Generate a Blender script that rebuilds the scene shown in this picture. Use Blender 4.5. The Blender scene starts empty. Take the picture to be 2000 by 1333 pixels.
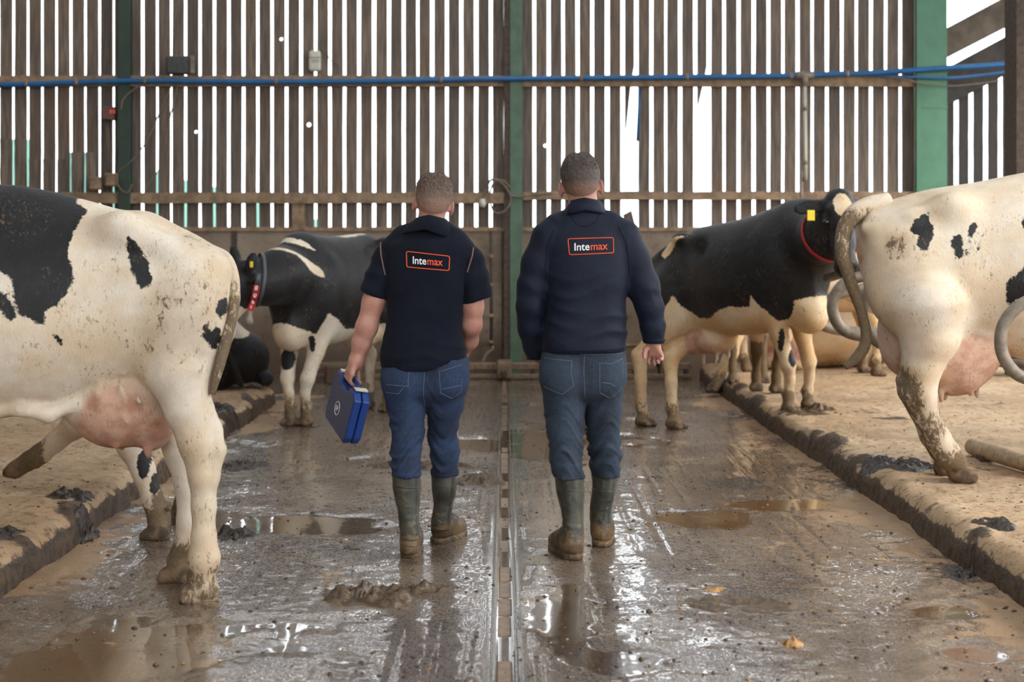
import bpy, bmesh, math, random
import numpy as np
from mathutils import Vector, Matrix
from mathutils.bvhtree import BVHTree

random.seed(7)
SC = bpy.context.scene
COL = SC.collection

# ------------------------------------------------------------------ camera
F, CX, CY, H = 2778.0, 985.0, 475.0, 1.42      # focal length (px of a 2000 px wide frame), vanishing point, eye height
cam = bpy.data.cameras.new('camera'); camo = bpy.data.objects.new('camera', cam); COL.objects.link(camo)
camo.location = (0, 0, H); camo.rotation_euler = (math.pi / 2, 0, 0)
cam.sensor_width = 36; cam.lens = F * 36 / 2000
cam.shift_x = (1000 - CX) / 2000; cam.shift_y = -(666.5 - CY) / 2000
cam.dof.use_dof = True; cam.dof.focus_distance = 6.45; cam.dof.aperture_fstop = 2.8
cam.clip_end = 500
SC.camera = camo

# ------------------------------------------------------------------ sky, sun, exposure
world = bpy.data.worlds.new('world'); SC.world = world; world.use_nodes = True
wn = world.node_tree; bg = wn.nodes['Background']
bg.inputs[0].default_value = (0.90, 0.95, 1.0, 1); bg.inputs[1].default_value = 12.0
sun = bpy.data.lights.new('sun', 'SUN'); suno = bpy.data.objects.new('sun', sun); COL.objects.link(suno)
sun.energy = 6.5; sun.angle = math.radians(14); sun.color = (1.0, 0.95, 0.87)
suno.rotation_euler = Vector((-0.78, 0.42, -0.52)).to_track_quat('-Z', 'Y').to_euler()
SC.view_settings.view_transform = 'Standard'; SC.view_settings.look = 'None'
SC.view_settings.gamma = 1; SC.view_settings.use_curve_mapping = False
SC.view_settings.exposure = -1.25
SC.cycles.use_denoising = True
SC.cycles.max_bounces = 8; SC.cycles.diffuse_bounces = 4; SC.cycles.glossy_bounces = 3
SC.cycles.caustics_reflective = False; SC.cycles.caustics_refractive = False
SC.cycles.sample_clamp_indirect = 6

# ------------------------------------------------------------------ helpers
def P(x, y, Y):
    """point at depth Y that lies on the line of sight through (x, y)"""
    return np.array(((x - CX) * Y / F, Y, H - (y - CY) * Y / F))
def floor_depth(y, z=0.0):
    return F * (H - z) / (y - CY)

def tag(o, label=None, cat=None, group=None, kind=None):
    if label: o['label'] = label
    if cat: o['category'] = cat
    if group: o['group'] = group
    if kind: o['kind'] = kind
    return o
def empty(name, loc, label=None, cat=None, group=None):
    o = bpy.data.objects.new(name, None); COL.objects.link(o); o.location = loc
    o.empty_display_size = 0.1
    return tag(o, label, cat, group)
def link(name, me, mat=None, parent=None, origin=None):
    """mesh data is in world coordinates; the object's origin is moved to `origin` (default: parent's place)"""
    o = bpy.data.objects.new(name, me); COL.objects.link(o)
    if mat is not None:
        me.materials.clear(); me.materials.append(mat)
    org = Vector(parent_world(parent)) if parent is not None else (Vector(origin) if origin is not None else None)
    if origin is not None: org = Vector(origin)
    if org is not None:
        me.transform(Matrix.Translation(-org))
    if parent is not None:
        o.parent = parent
        o.location = (org - Vector(parent_world(parent))) if org is not None else (0, 0, 0)
    elif org is not None:
        o.location = org
    return o
def parent_world(p):
    v = Vector((0, 0, 0))
    while p is not None:
        v += p.location; p = p.parent
    return v

def mesh_np(name, V, Q, smooth=True):
    """fast mesh from numpy arrays; Q is (n,4) or (n,3)"""
    V = np.asarray(V, dtype=np.float32); Q = np.asarray(Q, dtype=np.int32)
    me = bpy.data.meshes.new(name); k = Q.shape[1]
    me.vertices.add(len(V)); me.vertices.foreach_set('co', V.ravel())
    me.loops.add(Q.size); me.loops.foreach_set('vertex_index', Q.ravel())
    me.polygons.add(len(Q))
    me.polygons.foreach_set('loop_start', np.arange(0, Q.size, k, dtype=np.int32))
    me.polygons.foreach_set('loop_total', np.full(len(Q), k, dtype=np.int32))
    me.update(calc_edges=True)
    me.polygons.foreach_set('use_smooth', np.full(len(Q), smooth))
    me.validate()
    return me
def attr(me, name, vals):
    a = me.attributes.new(name, 'FLOAT', 'POINT'); a.data.foreach_set('value', np.asarray(vals, dtype=np.float32))
def verts_of(me):
    a = np.empty(len(me.vertices) * 3, dtype=np.float32); me.vertices.foreach_get('co', a); return a.reshape(-1, 3).astype(float)
def normals_of(me):
    a = np.empty(len(me.vertices) * 3, dtype=np.float32); me.vertices.foreach_get('normal', a); return a.reshape(-1, 3).astype(float)

# value noise ------------------------------------------------------
def _hash(i, j, k):
    n = (i * 374761393 + j * 668265263 + k * 2147483647 + 1013904223) & 0xFFFFFFFF
    n = ((n ^ (n >> 13)) * 1274126177) & 0xFFFFFFFF
    n = ((n ^ (n >> 16)) * 2246822519) & 0xFFFFFFFF
    return ((n ^ (n >> 15)) & 0xFFFFFF) / float(0xFFFFFF)
def noise3(p, scale=1.0, seed=0):
    q = np.asarray(p, float) * scale + seed * 17.31
    i = np.floor(q).astype(np.int64); f = q - i; f = f * f * (3 - 2 * f)
    r = 0
    for dx in (0, 1):
        wx = f[..., 0] if dx else 1 - f[..., 0]
        for dy in (0, 1):
            wy = f[..., 1] if dy else 1 - f[..., 1]
            for dz in (0, 1):
                wz = f[..., 2] if dz else 1 - f[..., 2]
                r = r + wx * wy * wz * _hash(i[..., 0] + dx, i[..., 1] + dy, i[..., 2] + dz)
    return r * 2 - 1
def fbm(p, scale, octs=4, seed=0, gain=.5):
    a, s, r = 1.0, scale, 0
    for o in range(octs):
        r = r + a * noise3(p, s, seed + o * 3); a *= gain; s *= 2.03
    return r

# signed-distance modelling ----------------------------------------
def hermite(t, T, Vv):
    T = np.asarray(T, float); Vv = np.asarray(Vv, float)
    m = np.gradient(Vv, T)
    t = np.clip(t, T[0], T[-1]); i = np.clip(np.searchsorted(T, t, side='right') - 1, 0, len(T) - 2)
    hh = T[i + 1] - T[i]; s = (t - T[i]) / hh
    return ((2 * s**3 - 3 * s**2 + 1) * Vv[i] + (s**3 - 2 * s**2 + s) * hh * m[i]
            + (-2 * s**3 + 3 * s**2) * Vv[i + 1] + (s**3 - s**2) * hh * m[i + 1])
class Prim:
    def __init__(s, fn, lo, hi, k, op): s.fn, s.lo, s.hi, s.k, s.op = fn, np.asarray(lo, float), np.asarray(hi, float), k, op
def cone(a, b, ra, rb, k=.03, op='+'):
    a, b = np.asarray(a, float), np.asarray(b, float); ab = b - a; L2 = max(float(ab @ ab), 1e-9)
    def fn(X, Y, Z):
        px, py, pz = X - a[0], Y - a[1], Z - a[2]
        t = np.clip((px * ab[0] + py * ab[1] + pz * ab[2]) / L2, 0, 1)
        return np.sqrt((px - t * ab[0])**2 + (py - t * ab[1])**2 + (pz - t * ab[2])**2) - (ra + (rb - ra) * t)
    r = max(ra, rb)
    return Prim(fn, np.minimum(a - ra, b - rb), np.maximum(a + ra, b + rb), k, op)
def ell(c, r, k=.03, op='+', R=None):
    c, r = np.asarray(c, float), np.asarray(r, float)
    R = np.eye(3) if R is None else np.asarray(R, float)      # columns: the ellipsoid's axes
    def fn(X, Y, Z):
        q = [X - c[0], Y - c[1], Z - c[2]]
        l = [R[0, i] * q[0] + R[1, i] * q[1] + R[2, i] * q[2] for i in range(3)]
        k0 = np.sqrt(sum((l[i] / r[i])**2 for i in range(3))) + 1e-9
        k1 = np.sqrt(sum((l[i] / r[i]**2)**2 for i in range(3))) + 1e-9
        return k0 * (k0 - 1) / k1
    e = np.sqrt((R**2) @ (r**2))
    return Prim(fn, c - e, c + e, k, op)
def loft(o, A, B, C, st, k=.03, op='+', n=2.0, shape=None):
    """o origin; A axis, B and C cross directions; st rows: t, cb, cc, rb, rc"""
    o, A, B, C = [np.asarray(v, float) for v in (o, A, B, C)]
    st = sorted(st); T = [s[0] for s in st]; cols = [[s[i] for s in st] for i in range(1, 5)]
    def fn(X, Y, Z):
        q = [X - o[0], Y - o[1], Z - o[2]]
        t = A[0] * q[0] + A[1] * q[1] + A[2] * q[2]
        b = B[0] * q[0] + B[1] * q[1] + B[2] * q[2]
        c = C[0] * q[0] + C[1] * q[1] + C[2] * q[2]
        cb, cc, rb, rc = [hermite(t, T, col) for col in cols]
        rb, rc = np.maximum(rb, .004), np.maximum(rc, .004)
        nb, nc = (b - cb) / rb, (c - cc) / rc
        if shape is not None: nb = nb / shape(nc, t)
        d = ((np.abs(nb)**n + np.abs(nc)**n)**(1 / n) - 1) * np.minimum(rb, rc)
        return np.maximum(d, np.maximum(T[0] - t, t - T[-1]))
    pts = []
    for s in st:
        for sb in (-1, 1):
            for s2 in (-1, 1):
                pts.append(o + A * s[0] + B * (s[1] + sb * s[3] * 1.1) + C * (s[2] + s2 * s[4] * 1.1))
    pts = np.array(pts)
    return Prim(fn, pts.min(0), pts.max(0), k, op)
def chain(pts, k=.03, op='+'):
    """pts: list of (xyz, r)"""
    return [cone(pts[i][0], pts[i + 1][0], pts[i][1], pts[i + 1][1], k, op) for i in range(len(pts) - 1)]
def spline(pts, n=8):
    """dense Catmull-Rom samples of rows of numbers"""
    p = np.asarray(pts, float); t = np.arange(len(p)); tt = np.linspace(0, len(p) - 1, (len(p) - 1) * n + 1)
    return np.stack([hermite(tt, t, p[:, i]) for i in range(p.shape[1])], 1)
def pxchain(rows, k=.03, op='+', smooth=0):
    """rows: (x, y, depth, r in px)"""
    if smooth: rows = spline(rows, smooth)
    return chain([(P(x, y, Y), r * Y / F) for x, y, Y, r in rows], k, op)

def sdf_mesh(name, prims, h, ground=None, smooth=2, lam=.5, clip=None, post=None, bounds=None):
    lo = np.min([p.lo for p in prims if p.op == '+'], 0) - 3 * h; hi = np.max([p.hi for p in prims if p.op == '+'], 0) + 3 * h
    if bounds is not None: lo = np.maximum(lo, bounds[0]); hi = np.minimum(hi, bounds[1])
    n = np.ceil((hi - lo) / h).astype(int) + 1
    ax = [lo[i] + h * np.arange(n[i]) for i in range(3)]
    D = np.full(n, 1.0, dtype=np.float32)
    for p in prims:
        m = p.k + 3 * h
        i0 = np.clip(np.floor((p.lo - m - lo) / h).astype(int), 0, n); i1 = np.clip(np.ceil((p.hi + m - lo) / h).astype(int) + 1, 0, n)
        if np.any(i1 <= i0): continue
        sl = tuple(slice(i0[i], i1[i]) for i in range(3))
        X, Y, Z = np.meshgrid(*[ax[i][sl[i]] for i in range(3)], indexing='ij', sparse=True)
        d2 = p.fn(X, Y, Z); d1 = D[sl]; k = max(p.k, 1e-4)
        if p.op == '+':
            hh = np.clip(.5 + .5 * (d1 - d2) / k, 0, 1); D[sl] = d1 * (1 - hh) + d2 * hh - k * hh * (1 - hh)
        else:
            hh = np.clip(.5 - .5 * (d1 + d2) / k, 0, 1); D[sl] = d1 * (1 - hh) - d2 * hh + k * hh * (1 - hh)
    if ground is not None:
        D = np.maximum(D, (ground - ax[2])[None, None, :])
    if clip is not None:
        X, Y, Z = np.meshgrid(*ax, indexing='ij', sparse=True); D = np.maximum(D, clip(X, Y, Z))
    if post is not None:
        X, Y, Z = np.meshgrid(*ax, indexing='ij'); D = post(D, X, Y, Z)
    V, Q = surface_nets(D, lo, h)
    if smooth: V = relax(V, Q, smooth, lam)
    return mesh_np(name, V, Q)
def surface_nets(D, lo, h):
    n = np.array(D.shape); D[D == 0] = 1e-6
    s = D < 0
    c = np.zeros(n - 1, dtype=np.int8)
    for dx in (0, 1):
        for dy in (0, 1):
            for dz in (0, 1):
                c += s[dx:n[0] - 1 + dx, dy:n[1] - 1 + dy, dz:n[2] - 1 + dz]
    act = (c > 0) & (c < 8)
    idx = np.argwhere(act); ids = np.full(n - 1, -1, dtype=np.int64); ids[act] = np.arange(len(idx))
    acc = np.zeros((len(idx), 3)); cnt = np.zeros(len(idx))
    cor = [(a, b, d) for a in (0, 1) for b in (0, 1) for d in (0, 1)]
    for a in cor:
        for axn in range(3):
            if a[axn]: continue
            b = list(a); b[axn] = 1
            da = D[idx[:, 0] + a[0], idx[:, 1] + a[1], idx[:, 2] + a[2]]
            db = D[idx[:, 0] + b[0], idx[:, 1] + b[1], idx[:, 2] + b[2]]
            m = (da < 0) != (db < 0)
            t = da[m] / (da[m] - db[m])
            pt = np.tile(np.array(a, float), (m.sum(), 1)); pt[:, axn] = t
            acc[m] += pt; cnt[m] += 1
    V = (idx + acc / cnt[:, None]) * h + lo
    quads = []
    for axn in range(3):
        u, v = (axn + 1) % 3, (axn + 2) % 3
        s0 = [slice(1, n[i] - 1) for i in range(3)]; s1 = list(s0)
        s0[axn] = slice(0, n[axn] - 1); s1[axn] = slice(1, n[axn])
        A, B = s[tuple(s0)], s[tuple(s1)]
        e = np.argwhere(A != B)
        off = np.array([1, 1, 1]); off[axn] = 0
        fl = A[tuple(e.T)]
        e = e + off
        def cell(du, dv):
            q = e.copy(); q[:, u] -= du; q[:, v] -= dv
            return ids[q[:, 0], q[:, 1], q[:, 2]]
        q = np.stack([cell(1, 1), cell(0, 1), cell(0, 0), cell(1, 0)], 1)
        q[~fl] = q[~fl][:, ::-1]
        quads.append(q)
    Q = np.concatenate(quads); Q = Q[(Q >= 0).all(1)]
    return V, Q
def relax(V, Q, it, lam):
    E = np.concatenate([Q[:, [i, (i + 1) % 4]] for i in range(4)]); N = len(V)
    deg = np.bincount(E[:, 0], minlength=N) + np.bincount(E[:, 1], minlength=N); deg = np.maximum(deg, 1)
    for _ in range(it):
        S = np.stack([np.bincount(E[:, 0], V[E[:, 1], i], N) + np.bincount(E[:, 1], V[E[:, 0], i], N) for i in range(3)], 1)
        V = V + lam * (S / deg[:, None] - V)
    return V
def poly_sd(pts, poly):
    """signed distance in 2D, positive inside"""
    poly = np.asarray(poly, float); x, y = pts[:, 0], pts[:, 1]
    d = np.full(len(pts), 1e9); ins = np.zeros(len(pts), bool)
    for i in range(len(poly)):
        a, b = poly[i], poly[(i + 1) % len(poly)]; e = b - a
        t = np.clip(((x - a[0]) * e[0] + (y - a[1]) * e[1]) / (e @ e + 1e-12), 0, 1)
        d = np.minimum(d, (x - a[0] - t * e[0])**2 + (y - a[1] - t * e[1])**2)
        c = ((a[1] > y) != (b[1] > y)) & (x < (b[0] - a[0]) * (y - a[1]) / (b[1] - a[1] + 1e-12) + a[0])
        ins ^= c
    d = np.sqrt(d); return np.where(ins, d, -d)

# plain geometry ---------------------------------------------------
def bm_mesh(name, bm, smooth=False):
    bmesh.ops.recalc_face_normals(bm, faces=bm.faces)
    me = bpy.data.meshes.new(name); bm.to_mesh(me); bm.free()
    if smooth:
        for p in me.polygons: p.use_smooth = True
    return me
def bm_box(bm, lo, hi, bevel=0.0, seg=1, rot=None):
    lo, hi = np.asarray(lo, float), np.asarray(hi, float); c = (lo + hi) / 2
    r = bmesh.ops.create_cube(bm, size=1.0)
    M = Matrix.Translation(c) @ (rot.to_4x4() if rot is not None else Matrix.Identity(4)) @ Matrix.Diagonal((*(hi - lo), 1))
    bmesh.ops.transform(bm, matrix=M, verts=r['verts'])
    if bevel > 0:
        es = list({e for v in r['verts'] for e in v.link_edges})
        bmesh.ops.bevel(bm, geom=es, offset=bevel, segments=seg, affect='EDGES', profile=.5)
def box(name, lo, hi, mat, parent=None, bevel=0.0, seg=1, rot=None, origin=None):
    bm = bmesh.new(); bm_box(bm, lo, hi, bevel, seg, rot)
    return link(name, bm_mesh(name, bm), mat, parent, origin)
def tube_np(pts, r, seg=10, close=True):
    """swept round tube; r scalar or list. returns V, Q"""
    p = np.asarray(pts, float); n = len(p); r = np.full(n, r) if np.isscalar(r) else np.asarray(r, float)
    t = np.gradient(p, axis=0); t /= np.linalg.norm(t, axis=1)[:, None] + 1e-12
    up = np.array([0, 0, 1.0]) if abs(t[0][2]) < .9 else np.array([1.0, 0, 0])
    a = np.cross(t[0], up); a /= np.linalg.norm(a); V = []
    for i in range(n):
        a = a - t[i] * (a @ t[i]); a /= np.linalg.norm(a) + 1e-12; b = np.cross(t[i], a)
        for j in range(seg):
            th = 2 * math.pi * j / seg; V.append(p[i] + r[i] * (math.cos(th) * a + math.sin(th) * b))
    Q = [(i * seg + j, i * seg + (j + 1) % seg, (i + 1) * seg + (j + 1) % seg, (i + 1) * seg + j) for i in range(n - 1) for j in range(seg)]
    if close:
        V += [p[0], p[-1]]; c0, c1 = n * seg, n * seg + 1
        Q += [(c0, (j + 1) % seg, j, j) for j in range(seg)] + [(c1, (n - 1) * seg + j, (n - 1) * seg + (j + 1) % seg, (n - 1) * seg + (j + 1) % seg) for j in range(seg)]
    return V, Q
def tube(name, pts, r, mat, parent=None, seg=10, origin=None):
    V, Q = tube_np(pts, r, seg)
    me = bpy.data.meshes.new(name); me.from_pydata([tuple(v) for v in V], [], [tuple(dict.fromkeys(q)) for q in Q]); me.update()
    for p in me.polygons: p.use_smooth = True
    return link(name, me, mat, parent, origin)
def prism(name, poly, a, b, d, mat, parent=None, bevel=0.0, seg=2, origin=None):
    """polygon given as 3D points, thickened by vector d"""
    bm = bmesh.new(); d = Vector(d)
    f = bm.faces.new([bm.verts.new(Vector(p)) for p in poly])
    r = bmesh.ops.extrude_face_region(bm, geom=[f])
    bmesh.ops.translate(bm, vec=d, verts=[v for v in r['geom'] if isinstance(v, bmesh.types.BMVert)])
    if bevel: bmesh.ops.bevel(bm, geom=list(bm.edges), offset=bevel, segments=seg, affect='EDGES', profile=.5)
    return link(name, bm_mesh(name, bm), mat, parent, origin)

def bvh(me): return BVHTree.FromPolygons([v.co for v in me.vertices], [tuple(p.vertices) for p in me.polygons])
# materials --------------------------------------------------------
class NT:
    def __init__(s, name):
        s.m = bpy.data.materials.new(name); s.m.use_nodes = True; s.t = s.m.node_tree; s.bsdf = s.t.nodes['Principled BSDF']
        s.tc = None
    def n(s, typ, **kw):
        nd = s.t.nodes.new('ShaderNode' + typ)
        for k, v in kw.items(): setattr(nd, k, v)
        return nd
    def link(s, a, b): s.t.links.new(a, b)
    def put(s, sock, v):
        if isinstance(v, bpy.types.NodeSocket): s.link(v, sock)
        else:
            if sock.type == 'RGBA' and len(v) == 3: v = (*v, 1)
            sock.default_value = v
    def coord(s, kind='Object', scale=(1, 1, 1)):
        if s.tc is None: s.tc = s.n('TexCoord')
        if tuple(scale) == (1, 1, 1): return s.tc.outputs[kind]
        mp = s.n('Mapping'); mp.inputs['Scale'].default_value = scale; s.link(s.tc.outputs[kind], mp.inputs[0]); return mp.outputs[0]
    def noise(s, scale, detail=3, rough=.5, co=None, dist=0.0):
        nd = s.n('TexNoise'); nd.inputs['Scale'].default_value = scale; nd.inputs['Detail'].default_value = detail
        nd.inputs['Roughness'].default_value = rough; nd.inputs['Distortion'].default_value = dist
        if co is not None: s.link(co, nd.inputs['Vector'])
        return nd.outputs['Fac']
    def math(s, op, a, b=0.0, c=None, clamp=False):
        nd = s.n('Math', operation=op, use_clamp=clamp); s.put(nd.inputs[0], a); s.put(nd.inputs[1], b)
        if c is not None: s.put(nd.inputs[2], c)
        return nd.outputs[0]
    def ramp(s, fac, lo, hi, a=0.0, b=1.0):
        nd = s.n('MapRange', clamp=True, interpolation_type='SMOOTHSTEP'); s.put(nd.inputs[0], fac)
        for i, v in zip((1, 2, 3, 4), (lo, hi, a, b)): nd.inputs[i].default_value = v
        return nd.outputs[0]
    def mix(s, fac, a, b):
        nd = s.n('Mix', data_type='RGBA'); s.put(nd.inputs[0], fac); s.put(nd.inputs[6], a); s.put(nd.inputs[7], b); return nd.outputs[2]
    def attr(s, name):
        return s.n('Attribute', attribute_name=name).outputs['Fac']
    def bump(s, hgt, strength=.3, dist=.01, normal=None):
        nd = s.n('Bump'); nd.inputs['Strength'].default_value = strength; nd.inputs['Distance'].default_value = dist
        s.put(nd.inputs['Height'], hgt)
        if normal is not None: s.link(normal, nd.inputs['Normal'])
        return nd.outputs[0]
    def set(s, color=None, rough=None, normal=None, **kw):
        if color is not None: s.put(s.bsdf.inputs['Base Color'], color)
        if rough is not None: s.put(s.bsdf.inputs['Roughness'], rough)
        if normal is not None: s.link(normal, s.bsdf.inputs['Normal'])
        for k, v in kw.items(): s.put(s.bsdf.inputs[k.replace('_', ' ')], v)
        return s.m
def lin(r, g, b):
    return tuple(((c / 255) / 12.92 if c / 255 <= .04045 else ((c / 255 + .055) / 1.055)**2.4) for c in (r, g, b))
def simple(name, col, rough=.6, metal=0.0, var=.25, scale=30, bump=.15, dist=.003):
    t = NT(name); co = t.coord()
    nz = t.noise(scale, 4, .6, co)
    c = t.mix(t.ramp(nz, .3, .7), tuple(x * (1 - var) for x in col), tuple(min(1, x * (1 + var)) for x in col))
    return t.set(c, rough, t.bump(nz, bump, dist), Metallic=metal)
# ================================================================== materials of the place
def mat_board():
    t = NT('weathered_board'); co = t.coord('Object', (1, 1, 1)); geo = t.n('NewGeometry')
    mp = t.n('Mapping'); mp.inputs['Scale'].default_value = (14, 14, .9); t.link(geo.outputs['Position'], mp.inputs[0])
    g = t.noise(3, 5, .6, mp.outputs[0]); g2 = t.noise(1.3, 4, .55, geo.outputs['Position'])
    oi = t.n('ObjectInfo')
    c = t.mix(t.ramp(g, .3, .72), lin(88, 78, 70), lin(140, 122, 106))
    c = t.mix(t.math('MULTIPLY', t.ramp(g2, .45, .75), .55), c, lin(112, 84, 60))
    c = t.mix(t.math('MULTIPLY', oi.outputs['Random'], .55), c, lin(72, 66, 64))
    return t.set(c, .85, t.bump(g, .4, .004))
def mat_concrete():
    t = NT('dirty_concrete'); geo = t.n('NewGeometry'); co = geo.outputs['Position']
    a = t.noise(1.1, 5, .6, co); b = t.noise(9, 5, .65, co)
    c = t.mix(t.ramp(a, .3, .7), lin(118, 100, 84), lin(150, 134, 116))
    c = t.mix(t.ramp(b, .5, .75, 0, .6), c, lin(92, 72, 56))
    sp = t.n('SeparateXYZ'); t.link(co, sp.inputs[0])
    c = t.mix(t.ramp(t.math('ADD', sp.outputs[2], t.math('MULTIPLY', a, .5)), .95, .35, 0, .75), c, lin(84, 64, 48))
    return t.set(c, .85, t.bump(b, .3, .01))
def mat_floor():
    t = NT('wet_floor'); geo = t.n('NewGeometry'); co = geo.outputs['Position']
    wet = t.attr('wet'); saw = t.attr('saw')
    a = t.noise(2.2, 5, .6, co); b = t.noise(88, 4, .65, co, .2); d = t.noise(170, 4, .65, co); e = t.noise(9, 4, .6, co)
    c = t.mix(t.ramp(a, .36, .66), lin(84, 66, 50), lin(132, 116, 98))
    c = t.mix(t.ramp(b, .5, .62, 0, .8), c, lin(60, 44, 30))
    c = t.mix(t.ramp(e, .62, .72, 0, .6), c, lin(138, 100, 58))
    c = t.mix(t.math('MULTIPLY', wet, .6), c, lin(80, 58, 32))
    sw = t.ramp(t.math('ADD', saw, t.math('ADD', t.math('MULTIPLY', t.math('SUBTRACT', b, .5), 1.1), t.math('MULTIPLY', t.math('SUBTRACT', e, .5), 1.6))), .36, .78)
    c = t.mix(sw, c, lin(158, 126, 90))
    r = t.math('ADD', t.math('ADD', t.ramp(b, .48, .60, .06, .45), t.ramp(e, .5, .7, 0, .12)), t.math('MULTIPLY', sw, .5))
    r = t.math('ADD', t.math('MULTIPLY', r, t.math('SUBTRACT', 1.0, wet)), t.math('MULTIPLY', wet, .05))
    dry = t.math('SUBTRACT', 1.0, t.math('MULTIPLY', wet, .86))
    hgt = t.math('MULTIPLY', t.math('ADD', t.math('MULTIPLY', t.ramp(b, .42, .75), .55), t.math('ADD', t.math('MULTIPLY', d, .30), t.math('MULTIPLY', e, .5))), dry)
    return t.set(c, r, t.bump(hgt, .6, .005), Specular_IOR_Level=1.0, Coat_Weight=t.math('SUBTRACT', 1.0, t.math('MULTIPLY', sw, .9)), Coat_Roughness=t.math('ADD', .02, t.math('MULTIPLY', dry, t.ramp(b, .47, .60, .04, .34))), Coat_IOR=1.6)
def mat_bed():
    t = NT('sawdust_bedding'); geo = t.n('NewGeometry'); co = geo.outputs['Position']
    dung = t.attr('dung')
    a = t.noise(1.5, 5, .6, co); b = t.noise(22, 5, .65, co); d = t.noise(120, 3, .6, co)
    c = t.mix(t.ramp(a, .35, .65), lin(176, 146, 112), lin(196, 170, 138))
    c = t.mix(t.ramp(b, .5, .68, 0, .8), c, lin(118, 88, 58))
    c = t.mix(t.ramp(d, .55, .75, 0, .35), c, lin(150, 112, 74))
    dn = t.ramp(t.math('ADD', dung, t.math('MULTIPLY', t.math('SUBTRACT', b, .5), 1.2)), .38, .62)
    dcol = t.mix(t.ramp(b, .35, .65), lin(50, 40, 32), lin(96, 76, 56))
    c = t.mix(dn, c, dcol)
    r = t.math('SUBTRACT', .9, t.math('MULTIPLY', dn, t.ramp(d, .35, .65, .15, .5)))
    return t.set(c, r, t.bump(t.math('ADD', b, t.math('MULTIPLY', d, .5)), .8, .014))
M = {}
M['board'] = mat_board(); M['concrete'] = mat_concrete(); M['floor'] = mat_floor(); M['bed'] = mat_bed()
M['timber'] = simple('rail_timber', lin(140, 116, 92), .85, var=.3, scale=12, bump=.3, dist=.006)
M['green'] = simple('green_paint', lin(76, 100, 78), .55, var=.18, scale=5, bump=.05)
M['green_bright'] = simple('green_paint_clean', lin(74, 120, 92), .45, var=.12, scale=4, bump=.04)
M['rust'] = simple('rusty_steel', lin(74, 60, 50), .8, var=.35, scale=25, bump=.3)
M['blue_pipe'] = simple('blue_plastic_pipe', lin(30, 92, 142), .4, var=.12, scale=6, bump=.04)
M['grey_box'] = simple('dark_grey_plastic', lin(70, 70, 66), .5, var=.2)
M['white_plastic'] = simple('dusty_white_plastic', lin(196, 190, 174), .5, var=.1)
M['cable'] = simple('dusty_cable', lin(112, 98, 84), .7)
M['galv'] = simple('galvanised_dirty', lin(134, 122, 108), .6, metal=.25, var=.3, scale=18, bump=.25, dist=.006)
M['steel'] = simple('worn_steel', lin(170, 164, 156), .25, metal=.85, var=.2, scale=30)
M['mud'] = simple('wet_mud', lin(84, 66, 46), .38, var=.45, scale=28, bump=.8, dist=.012)
M['mudplate'] = simple('mud_plate', lin(126, 104, 82), .4, var=.3, scale=22, bump=.5, dist=.008)
M['roof'] = simple('fibre_cement', lin(120, 118, 112), .9)

WY = 15.5                                           # depth of the boarded gable wall
UP = WY / F                                         # metres per pixel on it
def wz(y): return H - (y - CY) * UP
def wx(x): return (x - CX) * UP

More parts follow.
